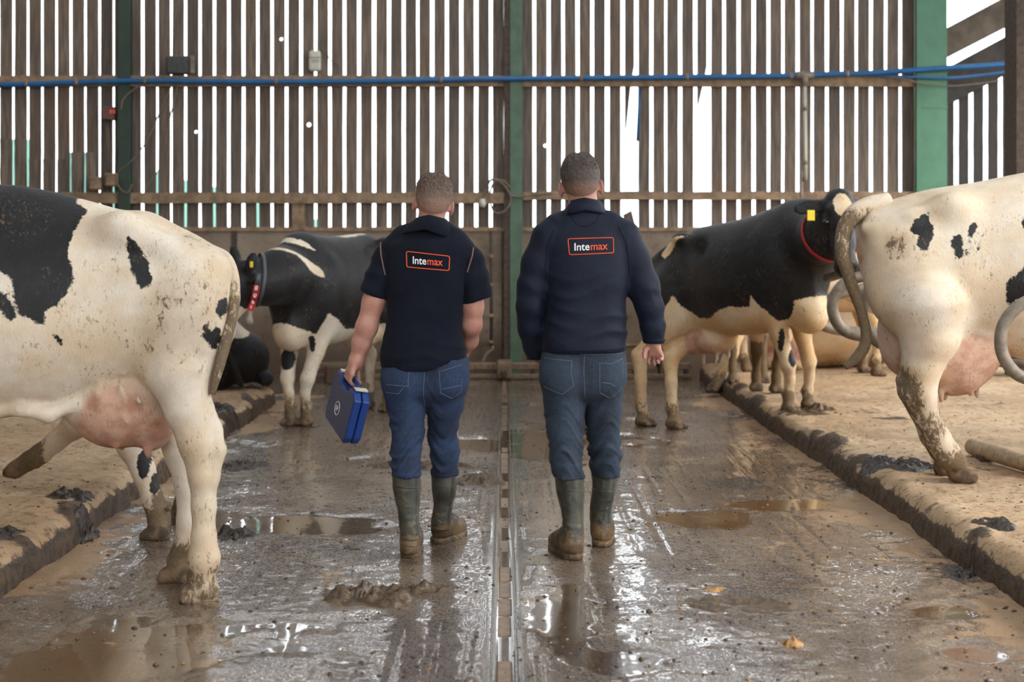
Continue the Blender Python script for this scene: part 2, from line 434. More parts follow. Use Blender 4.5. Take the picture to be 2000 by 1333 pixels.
# ------------------------------------------------------------------ floor
def smooth01(a): a = np.clip(a, 0, 1); return a * a * (3 - 2 * a)
def build_floor():
    xs = np.linspace(-2.14, 2.14, 300); ys = np.geomspace(3.4, 15.46, 640)
    X, Y = np.meshgrid(xs, ys, indexing='ij'); p = np.stack([X, Y, 0 * X], -1)
    h = .006 * fbm(p, 1.1, 3, 1) + .0018 * fbm(p, 9, 3, 2) + .0028 * np.maximum(0, fbm(p, 26, 2, 5) - .1) 
    # scraped stripes along the alley and cross grooves of the mats
    h -= .004 * np.maximum(0, np.cos(X * 2 * math.pi / .125))**10 * smooth01((noise3(p, .9, 9) + .35) * 2)
    # raised drifts of slurry
    h += .02 * smooth01((fbm(p * np.array((1, .55, 1)), 2.6, 4, 21) - .55) * 2.2)
    # channel in the middle
    ch = smooth01((.036 - np.abs(X - .003)) / .008)
    h = h * (1 - smooth01((.11 - np.abs(X)) / .03)) - .03 * ch
    # low places that hold water
    low = np.zeros_like(X)
    def pool(x, y, rx, ry, a=1.0):
        c = P(x, y, floor_depth(y)); d = np.sqrt(((X - c[0]) / rx)**2 + ((Y - c[1]) / ry)**2) + .55 * fbm(p, 3.2, 4, 31)
        return a * smooth01((1.15 - d) * 1.6)
    for a in ((330, 1245, .62, .42), (120, 1290, .45, .45), (560, 1020, .55, .30), (400, 1010, .35, .3), (680, 1030, .25, .18), (1520, 985, .30, .22, .7), (1390, 1012, .35, .25),
              (1840, 1195, .16, .12), (1900, 1270, .2, .16), (1110, 1190, .16, .5), (1190, 1290, .22, .2), (940, 870, .35, .4), (250, 1215, .25, .2), (1200, 860, .5, .4), (1060, 860, .4, 1.2)):
        low = np.maximum(low, pool(*a))
    h = h - .015 * low
    lvl = -.0075
    wet = smooth01((lvl - h) / .0025)
    h = np.where(h < lvl, lvl + (h - lvl) * .06, h)
    # mud and sawdust drifted against the kerbs
    e = np.minimum(X + 2.02, 2.02 - X)
    edge = smooth01((.30 - e) / .3 + .45 * fbm(p, 3.1, 3, 41)) * (Y < 13.3)
    wetk = wet * (1 - .6 * edge); h = h + .018 * edge * (.7 + .5 * fbm(p, 8, 3, 43))
    saw = .9 * smooth01((.55 - e) / .5 + .9 * fbm(p, 1.4, 3, 47) - .25) * (Y < 13.3) + .45 * (fbm(p, 4.5, 3, 53) > .62)
    n0, n1 = X.shape; I = np.arange(n0 * n1).reshape(n0, n1)
    Q = np.stack([I[:-1, :-1], I[1:, :-1], I[1:, 1:], I[:-1, 1:]], -1).reshape(-1, 4)
    V = np.stack([X, Y, h], -1).reshape(-1, 3)
    # plain ground on both sides, behind the beds, and towards the camera
    ext = []
    for (x0, x1, y0, y1) in ((-8, -2.14, -1, 15.46), (2.14, 8, -1, 15.46), (-2.14, 2.14, -1, 3.4)):
        b = len(V) + len(ext); ext += [(x0, y0, 0), (x1, y0, 0), (x1, y1, 0), (x0, y1, 0)]
        Q = np.concatenate([Q, [(b, b + 1, b + 2, b + 3)]])
    z = np.zeros(len(ext))
    me = mesh_np('floor', np.concatenate([V, ext]), Q)
    attr(me, 'wet', np.concatenate([wetk.ravel(), z])); attr(me, 'saw', np.concatenate([saw.ravel(), z]))
    return link('floor', me, M['floor'])
fl = build_floor(); tag(fl, 'wet muddy concrete floor of the cow alley', kind='structure')
FLB = BVHTree.FromPolygons([v.co for v in fl.data.vertices], [tuple(p.vertices) for p in fl.data.polygons])
def floor_z(x, y):
    r = FLB.ray_cast(Vector((x, y, 1)), Vector((0, 0, -1))); return r[0].z if r[0] else 0.0

# ------------------------------------------------------------------ raised beds on both sides
BED = .165
def build_bed(side):
    YE = 15.0 if side > 0 else 12.75; ys = np.geomspace(3.0, YE, 520)
    prof = [(2.0, -.03), (2.0, .0), (2.002, .03), (2.005, .06), (2.01, .09), (2.02, .115), (2.035, .135), (2.055, .15), (2.08, .160), (2.11, .1645)]
    prof += [(2.14 + .02 * i, BED) for i in range(75)] + [(3.7 + .1 * i, BED) for i in range(24)]
    prof = np.array(prof); X = np.repeat(prof[:, 0][:, None], len(ys), 1); Z = np.repeat(prof[:, 1][:, None], len(ys), 1)
    Y = np.repeat(ys[None], len(prof), 0); p = np.stack([X * side, Y, Z], -1)
    top = smooth01((Z - .08) / .08)
    Xw = X + (1 - smooth01((X - 2.1) / .6)) * (.016 * fbm(p * np.array((0, 1, 0)), 1.1, 3, 61) + .006 * fbm(p * np.array((1, 1, .25)), 16, 3, 63) + .004 * fbm(p, 6, 2, 64))
    out = smooth01((X - 2.1) / .4)
    Zw = Z + top * (.015 * fbm(p, 1.6, 3, 65) + .010 * fbm(p, 9, 4, 67) * (1 - .3 * out)) + top * (1 - out) * .028 * smooth01((fbm(p, 2.3, 4, 69) - .35) * 2.2)
    # rounded end where the bed stops at the cross passage
    end = smooth01((Y - YE + .35) / .35); Xw = Xw + end**2 * .35 * (1 - smooth01((X - 2.0) / 1.2)); 
    face = 1 - smooth01((Z - .085 + .014 * fbm(p * np.array((0, 1, 0)), 6, 3, 68)) / .05)
    lip = np.exp(-((X - 2.06) / .07)**2)
    dung = np.clip(face * .9 + lip * (.30 + .7 * smooth01(fbm(p, 2.3, 4, 69) * 2.2 - .55)) + .5 * smooth01((fbm(p * np.array((1, .7, 1)), 3.4, 5, 73) - .62) * 3) + .18 * smooth01(fbm(p, 1.2, 3, 77) * 2) * (X < 2.9), 0, 1)
    n0, n1 = X.shape; I = np.arange(n0 * n1).reshape(n0, n1)
    Q = np.stack([I[:-1, :-1], I[1:, :-1], I[1:, 1:], I[:-1, 1:]], -1).reshape(-1, 4)
    V = np.stack([Xw * side, Y, Zw], -1).reshape(-1, 3)
    b = len(V); cap = [tuple(V[I[i, -1]]) for i in range(n0)]; V = np.concatenate([V, [(v[0], v[1] + .02, -.03) for v in cap]])
    Q = np.concatenate([Q, [(I[i, -1], I[i + 1, -1], b + i + 1, b + i) for i in range(n0 - 1)]])
    if side < 0: Q = Q[:, ::-1]
    me = mesh_np('platform', V, Q); attr(me, 'dung', np.concatenate([dung.ravel(), np.full(n0, 1.0)]))
    return link('platform', me, M['bed'], origin=(side * 2.0, 8, 0))
for s, nm in ((-1, 'left'), (1, 'right')):
    tag(build_bed(s), 'raised sawdust covered cubicle bed along the %s side of the alley' % nm, kind='structure')
BED_OBJ = [o for o in COL.objects if o.name.startswith('platform')]
BEDB = [BVHTree.FromPolygons([o.matrix_basis @ v.co for v in o.data.vertices], [tuple(p.vertices) for p in o.data.polygons]) for o in BED_OBJ]
def ground_z(x, y):
    best = floor_z(x, y)
    for b in BEDB:
        r = b.ray_cast(Vector((x, y, 1)), Vector((0, 0, -1)))
        if r[0]: best = max(best, r[0].z)
    return best
gr = link('ground', mesh_np('ground', [(-80, -40, -.06), (80, -40, -.06), (80, 120, -.06), (-80, 120, -.06)], [(0, 1, 2, 3)]), simple('yard', lin(128, 124, 112), .9)); tag(gr, 'concrete yard around the shed', kind='structure')

# ------------------------------------------------------------------ boarded gable wall
wall = box('wall_back', (-7.2, WY - .06, -.05), (wx(1990), WY + .10, wz(449)), M['concrete'])
tag(wall, 'grimy concrete wall with spaced vertical boarding above it', kind='structure')
# thin sill along the top of the concrete
box('sill', (-7.2, WY - .09, wz(452)), (wx(1792), WY + .11, wz(444)), M['timber'], wall)
def roof_z(x): return 7.6 - .30 * abs(x - .3)
gaps = [(-0.5 + 28.05 * i - 28.05 * 12) for i in range(12)] + [-.5]
gaps += [27.6 + 27.99 * i for i in range(17)] + [503.3 + 28.45 * i for i in range(18)] + [1015.2] + [1043.2 + 28.53 * i for i in range(18)] + [1556.9 + 28.6 * i for i in range(8)]
half = [2.3 + 0.9 * smooth01(np.array((g - 150) / 500.)).item() for g in gaps]
def board_mesh(seed, tip=None):
    """a sawn board 1 m wide and 1 m tall (scaled in place) with wavering edges"""
    rnd = random.Random(seed); n = 10; L = []; R = []
    for i in range(n + 1):
        L.append(-.5 + rnd.uniform(-.02, .02)); R.append(.5 + rnd.uniform(-.02, .02))
    V = []; Q = []
    for i in range(n + 1):
        z = i / n
        V += [(L[i], 0, z), (R[i], 0, z), (R[i], 1, z), (L[i], 1, z)]
    for i in range(n):
        for j in range(4):
            Q.append((i * 4 + j, i * 4 + (j + 1) % 4, i * 4 + 4 + (j + 1) % 4, i * 4 + 4 + j))
    Q += [(3, 2, 1, 0), (n * 4, n * 4 + 1, n * 4 + 2, n * 4 + 3)]
    return mesh_np('board', V, Q, False)
bmeshes = [board_mesh(i) for i in range(6)]
for m in bmeshes: m.materials.append(M['board'])
wl = wall.location
def put_board(x0, x1, z0, z1, y=WY - .03, th=.028, me=None, lean=0.0):
    o = bpy.data.objects.new('board', me or random.choice(bmeshes)); COL.objects.link(o); o.parent = wall
    o.location = Vector(((x0 + x1) / 2, y, z0)) - wl; o.scale = (x1 - x0, th, z1 - z0)
    if lean: o.rotation_euler = (0, lean, 0)
    return o
holed = []
for i in range(len(gaps) - 1):
    a, b = gaps[i] + half[i], gaps[i + 1] - half[i + 1]
    if 232 < (a + b) / 2 < 236: pass
    x0, x1 = wx(a), wx(b); zt = roof_z((x0 + x1) / 2); m = (a + b) / 2
    jit = random.uniform(-.006, .006)
    if 1222 < m < 1236 or 1362 < m < 1382:
        continue
    hole = [q for q in ((550, 77, 3.4), (604, 244, 4.2), (383.5, 258, 3.2), (1065, 285, 3.5)) if a - 2 < q[0] < b + 2]
    if hole:
        holed.append((a, b, zt, hole[0])); continue
    put_board(x0 + jit, x1 + jit, wz(452), zt, WY - .03 + random.uniform(-.004, .004))
put_board(wx(1760.4), wx(1781.5), wz(452), roof_z(4.4)); put_board(wx(1786), wx(1800), wz(452), roof_z(4.5), WY - .02)
# two boards are broken off on a slant below the pipe
def broken(poly, name='broken_board'):
    V = [(wx(x), WY - .03, wz(y)) for x, y in poly]
    V2 = [(v[0], v[1] + .028, v[2]) for v in V]; n = len(V)
    me = bpy.data.meshes.new(name); me.from_pydata(V + V2, [], [tuple(range(n))[::-1], tuple(range(n, 2 * n))] + [(i, (i + 1) % n, n + (i + 1) % n, n + i) for i in range(n)]); me.update()
    link(name, me, M['board'], wall)
for a, b, zt, (hx, hy, hr) in holed:     # boards with a knot hole: sawn in two at the hole, which is really open
    yt = CY - (zt - H) / UP; arc = [(hx + hr * math.cos(t), hy + hr * math.sin(t)) for t in np.linspace(math.pi, 0, 7)]
    arc = [(min(max(x, a), b), y) for x, y in arc]; mir = [(x, 2 * hy - y) for x, y in arc]
    broken([(a, hy)] + arc + [(b, hy), (b, 452), (a, 452)], 'board'); broken([(a, hy), (a, yt), (b, yt), (b, hy)] + mir[::-1], 'board')
broken([(1220, 282), (1219, -800), (1239, -800), (1238.5, 130), (1232, 165)])
broken([(1361, 218), (1361.5, -800), (1380, -800), (1380, 130), (1374, 160)])
broken([(1216, 420), (1233, 411), (1240, 438), (1222, 445)])
# doubled boards low at the left and translucent strips behind some gaps
for a, b, y in ((-24.5, -4.5, 262), (3.4, 23.5, 272), (32, 51.2, 272), (60, 79, 312), (87.4, 107, 312), (115, 134.5, 312), (142.5, 162.6, 298), (170.6, 190, 298)):
    put_board(wx(a) - .003, wx(b) + .003, wz(452), wz(y), WY - .058, .026)
tm = NT('teal_sheet'); tb = tm.n('BsdfTranslucent'); tb.inputs[0].default_value = (.56, .76, .70, 1)
mx = tm.n('MixShader'); mx.inputs[0].default_value = .8; tm.link(tm.bsdf.outputs[0], mx.inputs[1]); tm.link(tb.outputs[0], mx.inputs[2])
tm.set(lin(140, 186, 174), .5); out = tm.t.nodes['Material Output']; tm.link(mx.outputs[0], out.inputs[0]); M['teal'] = tm.m
for g, y in ((27.6, 272), (55.6, 272), (139.6, 298), (167.5, 298), (221.5, 352), (307.5, 338), (363.5, 352), (419.4, 365), (503.3, 398), (617.1, 428)):
    box('plastic_strip', (wx(g - 6), WY + .012, wz(450)), (wx(g + 6), WY + .016, wz(y)), M['teal'], wall)
# horizontal rails
def rail(name, y0, y1, x0, x1, Y0, Y1, mat):
    n = 40; bm = bmesh.new(); rnd = random.Random(y0)
    xs = np.linspace(x0, x1, n); rows = []
    for x in xs:
        j = rnd.uniform(-.006, .006)
        rows.append([bm.verts.new((wx(x), Y0, wz(y1) + j)), bm.verts.new((wx(x), Y1, wz(y1))), bm.verts.new((wx(x), Y1, wz(y0))), bm.verts.new((wx(x), Y0, wz(y0) + j))])
    for i in range(n - 1):
        for j in range(4): bm.faces.new((rows[i][j], rows[i + 1][j], rows[i + 1][(j + 1) % 4], rows[i][(j + 1) % 4]))
    bm.faces.new(rows[0]); bm.faces.new(rows[-1][::-1])
    return link(name, bm_mesh(name, bm), mat, wall)
rail('rail', 377, 398, -320, 992, WY - .13, WY - .03, M['timber'])
rail('rail', 375, 391, 1021, 1790, WY - .13, WY - .03, M['timber'])
rail('rail', 150, 171, -320, 1790, WY - .11, WY - .03, M['timber'])
rail('rail', -430, -405, -320, 1790, WY - .11, WY - .03, M['timber'])
for x0, x1 in ((573, 597),):
    box('stud', (wx(x0), WY - .10, wz(449)), (wx(x1), WY - .04, wz(397)), M['timber'], wall)
for x in (460, 985, 1500):      # panel joints of the concrete
    box('joint_cover', (wx(x) - .03, WY - .075, 0), (wx(x) + .03, WY - .055, wz(452)), M['rust'], wall)

box('ledge', (wx(1024), WY - .075, wz(676)), (wx(1960), WY - .055, wz(671)), M['timber'], wall, .004, 1)
# steel columns: H sections
def column(x0, x1, Y0, Y1, mat, label, top=6.5, webless=False):
    a, b = P(x0, 0, Y0)[0], P(x1, 0, Y0)[0]; r = empty('column', ((a + b) / 2, Y0, 0)); tag(r, label, kind='structure')
    box('flange', (a, Y0, -.02), (b, Y0 + .012, top), mat, r, .002)
    box('flange', (a, Y1 - .012, -.02), (b, Y1, top), mat, r, .002)
    box('web', ((a + b) / 2 - .006, Y0 + .012, -.02), ((a + b) / 2 + .006, Y1 - .012, top), mat, r)
    return r
M['green_dark'] = simple('dark_green_paint', lin(44, 60, 48), .55, var=.15, scale=5, bump=.05)
column(230, 254, WY - .145, WY - .035, M['green_dark'], 'dark green steel column at the left of the boarded wall')
column(996, 1020, WY - .145, WY - .035, M['green'], 'green steel column in the middle of the boarded wall')
box('backing_plate', (wx(984), WY - .135, 0), (wx(995.5), WY - .12, 6.5), M['rust'], wall)
c = column(1790, 1850, WY - .16, WY + .10, M['green_bright'], 'wide bright green steel column at the corner of the boarded wall')
box('stiffener', (wx(1794), WY - .165, wz(214)), (wx(1842), WY + .08, wz(209)), M['green_bright'], c)
c = column(1986, 2050, WY - 2.2, WY - 1.9, M['green_bright'], 'green steel column at the right edge with a rusty flange')
box('edge_flange', (P(1978, 0, WY - 1.9)[0], WY - 2.22, 0), (P(1985.5, 0, WY - 2.22)[0], WY - 1.9, 6.5), M['rust'], c)

# gable of the lean-to beyond the corner column
w2 = box('wall_gable', (wx(1850), WY + .3, -.05), (wx(2400), WY + .42, 1.5), M['concrete']); tag(w2, 'shaded boarded wall of the lean to beyond the green corner column', kind='structure')
dark_board = bmeshes[0].copy(); M['board_shade'] = simple('shaded_board', lin(56, 50, 46), .85, var=.3, scale=8); dark_board.materials.clear(); dark_board.materials.append(M['board_shade'])  # the lean-to's shade is put into this darker board colour
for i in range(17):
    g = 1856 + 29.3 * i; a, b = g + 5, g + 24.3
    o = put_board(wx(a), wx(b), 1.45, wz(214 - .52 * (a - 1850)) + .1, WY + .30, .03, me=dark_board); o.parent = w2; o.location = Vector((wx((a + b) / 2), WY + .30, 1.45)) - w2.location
def slanted(name, pts, Y0, Y1, mat, parent):
    prism(name, [(wx(x), Y0, wz(y)) for x, y in pts], 0, 0, (0, Y1 - Y0, 0), mat, parent, .004, 1)
slanted('rafter', [(1840, 60), (1840, 118), (2400, -170), (2400, -240)], WY + .02, WY + .25, simple('dark_rafter', lin(92, 80, 68), .85, var=.3, scale=6, bump=.3), w2)
slanted('purlin', [(1840, 140), (1840, 214), (2400, -80), (2400, -160)], WY + .2, WY + .29, M['board_shade'], w2)

wleft = box('shade_wall_left', (-7.35, -9, -.05), (-7.2, WY + .1, 5.2), M['concrete']); tag(wleft, 'unseen closed side wall added to shade the left of the shed', kind='structure')  # unseen wall, added to keep sky light off the left side
wright = box('shade_wall_right', (7.6, -9, -.05), (7.75, 13, 1.6), M['concrete']); tag(wright, 'unseen low side wall added on the right to cut the light', kind='structure')  # unseen, added to close part of the open right side against light
wfront = box('shade_wall_front', (-7.2, -9.1, -.05), (7.6, -9.0, 2.6), M['concrete']); tag(wfront, 'unseen low wall added behind the viewer to cut the light', kind='structure')  # unseen, added to reduce the light coming in from behind the camera
# ------------------------------------------------------------------ unseen roof, gaps and length set to cut the sky light (above the frame)
roof = empty('ceiling', (0, 0, 7)); tag(roof, 'unseen roof sheets with gaps set for the light inside', kind='structure')
for sx in (-1, 1):
    y = -9.0
    while y < 15.6:
        y1 = min(y + 1.75, 16.2); n = 2
        a = np.array((.3 + sx * .35, 0, roof_z(.3 + .35))); b = np.array((.3 + sx * 7.6, 0, roof_z(.3 + 7.6)))
        V = [(a[0], y, a[2]), (b[0], y, b[2]), (b[0], y1, b[2]), (a[0], y1, a[2])]; V += [(v[0], v[1], v[2] + .03) for v in V]
        me = mesh_np('roof_sheet', V, [(0, 1, 2, 3), (7, 6, 5, 4), (0, 4, 5, 1), (1, 5, 6, 2), (2, 6, 7, 3), (3, 7, 4, 0)], False)
        link('roof_sheet', me, M['roof'], roof)
        y = y1 + .2
# ================================================================== cows
def mat_cow(name, white, tint, mudcol=lin(98, 80, 56), blk=lin(19, 18, 19)):
    t = NT(name); co = t.coord('Object')
    black, pink, mud, hoof = t.attr('black'), t.attr('pink'), t.attr('mud'), t.attr('hoof')
    fine = t.noise(90, 3, .6, co); mid = t.noise(14, 5, .62, co); big = t.noise(3.2, 4, .6, co)
    c = t.mix(t.ramp(big, .35, .65), white, tint)
    c = t.mix(t.ramp(mid, .45, .75, 0, .35), c, tuple(x * .82 for x in tint))
    st = t.mix(t.ramp(mid, .35, .65), lin(190, 158, 116), lin(168, 134, 94)); c = t.mix(t.math('MULTIPLY', t.ramp(t.math('ADD', mud, t.math('MULTIPLY', t.math('SUBTRACT', big, .5), .5)), .12, .75), .6), c, st)
    edge = t.math('ADD', black, t.math('MULTIPLY', t.math('SUBTRACT', t.noise(48, 3, .6, co), .5), .035))
    bc = t.mix(t.ramp(mid, .4, .7), blk, tuple(x * 1.9 for x in blk))
    c = t.mix(t.ramp(edge, -.004, .004), c, bc)
    pk = t.mix(t.ramp(mid, .35, .65), lin(204, 164, 140), lin(178, 130, 108))
    c = t.mix(pink, c, pk)
    sp = t.n('Mapping'); sp.inputs['Scale'].default_value = (1, 1, .55); t.link(co, sp.inputs[0])
    spots = t.math('ADD', t.math('MULTIPLY', t.noise(40, 6, .75, sp.outputs[0], .6), .66), t.math('MULTIPLY', big, .34))
    fl_ = t.n('Mapping'); fl_.inputs['Scale'].default_value = (1, 1, .45); t.link(co, fl_.inputs[0])
    sk = t.math('MULTIPLY', t.ramp(t.noise(75, 5, .75, fl_.outputs[0], .6), .55, .63), t.ramp(t.noise(6, 3, .6, co), .48, .62, .05, .75)); c = t.mix(sk, c, lin(112, 92, 66))
    mk = t.ramp(t.math('ADD', spots, t.math('MULTIPLY', t.math('SUBTRACT', mud, .5), .58)), .505, .575)
    mc = t.mix(t.ramp(fine, .35, .65), tuple(x * .55 for x in mudcol), mudcol)
    c = t.mix(t.math('MULTIPLY', mk, .85), c, mc)
    c = t.mix(t.ramp(mud, .9, 1.4), c, mc)
    c = t.mix(hoof, c, t.mix(t.ramp(mid, .4, .6), lin(120, 96, 72), lin(74, 60, 46)))
    hair = t.n('Mapping'); hair.inputs['Scale'].default_value = (70, 70, 22); t.link(co, hair.inputs[0])
    hb = t.noise(2.2, 4, .6, hair.outputs[0], .6)
    nrm = t.bump(t.math('ADD', hb, t.math('MULTIPLY', mk, .5)), .4, .007, t.bump(big, .3, .02))
    r = t.mix(t.ramp(edge, -.004, .004), (.72, .72, .72), (.48, .48, .48))
    return t.set(c, r, nrm, Sheen_Weight=.03, Sheen_Roughness=.5, Specular_IOR_Level=.3)
M['cow'] = mat_cow('cow_hide', lin(226, 214, 196), lin(216, 194, 164))
M['cow_fawn'] = mat_cow('cow_hide_cream', lin(222, 200, 168), lin(206, 170, 124))
M['eye'] = simple('wet_dark_eye', lin(20, 14, 12), .12, var=.1, bump=0)
M['tag_yellow'] = simple('yellow_ear_tag', lin(236, 204, 30), .45, var=.08)
M['collar_red'] = simple('red_collar_strap', lin(176, 44, 44), .6, var=.15)
M['collar_grey'] = simple('grey_collar_sleeve', lin(70, 74, 76), .5, var=.15)
M['bell'] = simple('collar_weight', lin(132, 122, 108), .55, var=.2)
M['ink'] = simple('white_print', lin(236, 230, 220), .6, var=.03, bump=0)

def to_plane(poly, o, A):
    """picture outlines -> (along A, height) on the upright plane through o"""
    o, A = np.asarray(o, float), np.asarray(A, float); N = np.array((-A[1], A[0], 0)); out = []
    for x, y in poly:
        d = np.array(((x - CX) / F, 1.0, -(y - CY) / F)); c0 = np.array((0, 0, H))
        s = ((o - c0) @ N) / (d @ N); q = c0 + s * d
        out.append(((q - o) @ A, q[2]))
    return np.array(out)
def hooves(px):
    return None
class Hide:
    """collects the attributes of one cow's body mesh"""
    def __init__(s, me):
        s.me = me; s.V = verts_of(me); s.N = normals_of(me); n = len(s.V)
        s.black = np.full(n, -.3); s.pink = np.zeros(n); s.mud = np.zeros(n); s.hoof = np.zeros(n)
    def polys(s, polys, o, A, mask=None, add=True):
        uv = np.stack([(s.V - np.asarray(o)) @ np.asarray(A), s.V[:, 2]], 1)
        for p in polys:
            q = to_plane(p, o, A); d = poly_sd(uv, q)
            if mask is not None: d = np.where(mask, d, -.3)
            s.black = np.maximum(s.black, d) if add else np.minimum(s.black, -d)
    def blob(s, c, r, add=True, R=None):
        f = ell(c, r, R=R).fn; d = -f(s.V[:, 0], s.V[:, 1], s.V[:, 2])
        s.black = np.maximum(s.black, d) if add else np.minimum(s.black, -d)
    def pinken(s, c, r, soft=.04, amt=1.0):
        f = ell(c, r).fn; d = -f(s.V[:, 0], s.V[:, 1], s.V[:, 2]); s.pink = np.maximum(s.pink, amt * smooth01(d / soft + .5))
    def muddy(s, c, r, amt=.5, soft=.12):
        f = ell(c, r).fn; d = -f(s.V[:, 0], s.V[:, 1], s.V[:, 2]); s.mud = np.maximum(s.mud, amt * smooth01(d / soft + .5))
    def hoofs(s, centres, r=.085, h=.075):
        for c in centres:
            d = np.hypot(s.V[:, 0] - c[0], s.V[:, 1] - c[1]); z = s.V[:, 2] - c[2]
            s.hoof = np.maximum(s.hoof, smooth01((h - z) / .015) * (d < r * 1.7) * (z > -.05))
            s.mud = np.maximum(s.mud, (.74 * smooth01((.45 - z) / .4)) * (d < .28) * (z > -.05))
    def done(s):
        for nme in ('black', 'pink', 'mud', 'hoof'): attr(s.me, nme, getattr(s, nme))
def hoof_prims(x, y, Y, rpx, dirx, yaw=0.0, k=.012):
    """cloven hoof whose sole is at (x, y): two toes pointing towards dirx (world xy)"""
    s = rpx * Y / F; c = P(x, y, Y); d = np.array((dirx[0], dirx[1], 0.0)); d /= np.linalg.norm(d); l = np.array((-d[1], d[0], 0)); up = np.array((0, 0, 1.0))
    out = []
    for sg in (-1, 1):
        o = c + l * sg * s * .52
        out += [cone(o - d * s * .55 + up * s * .62, o + d * s * .75 + up * s * .30, s * .66, s * .42, k), cone(o - d * s * .5 + up * s * .25, o + d * s * .75 + up * s * .12, s * .60, s * .45, k)]
        out.append(cone(c - d * s * 1.05 + l * sg * s * .5 + up * s * 2.5, c - d * s * 1.15 + l * sg * s * .5 + up * s * 2.25, s * .26, s * .2, .008))   # dewclaw
    return out
def sole_clip(z0s):
    """keep the soles flat: list of (x, y, z, r)"""
    def f(X, Y, Z):
        d = None
        for x, y, z, r in z0s:
            q = np.where((np.hypot(X - x, Y - y) < r), z - Z, -1.0)
            d = q if d is None else np.maximum(d, q)
        return d
    return f
def wedge(nc, t):   # narrower towards the backbone
    return np.interp(nc, (-1, -.2, .35, .8, 1.0), (1.0, 1.04, .98, .84, .78))

def cow_empty(loc, label): return empty('cow', loc, label, 'cow')
def finish_cow(root, me, mat=None):
    return link('body', me, mat or M['cow'], root)

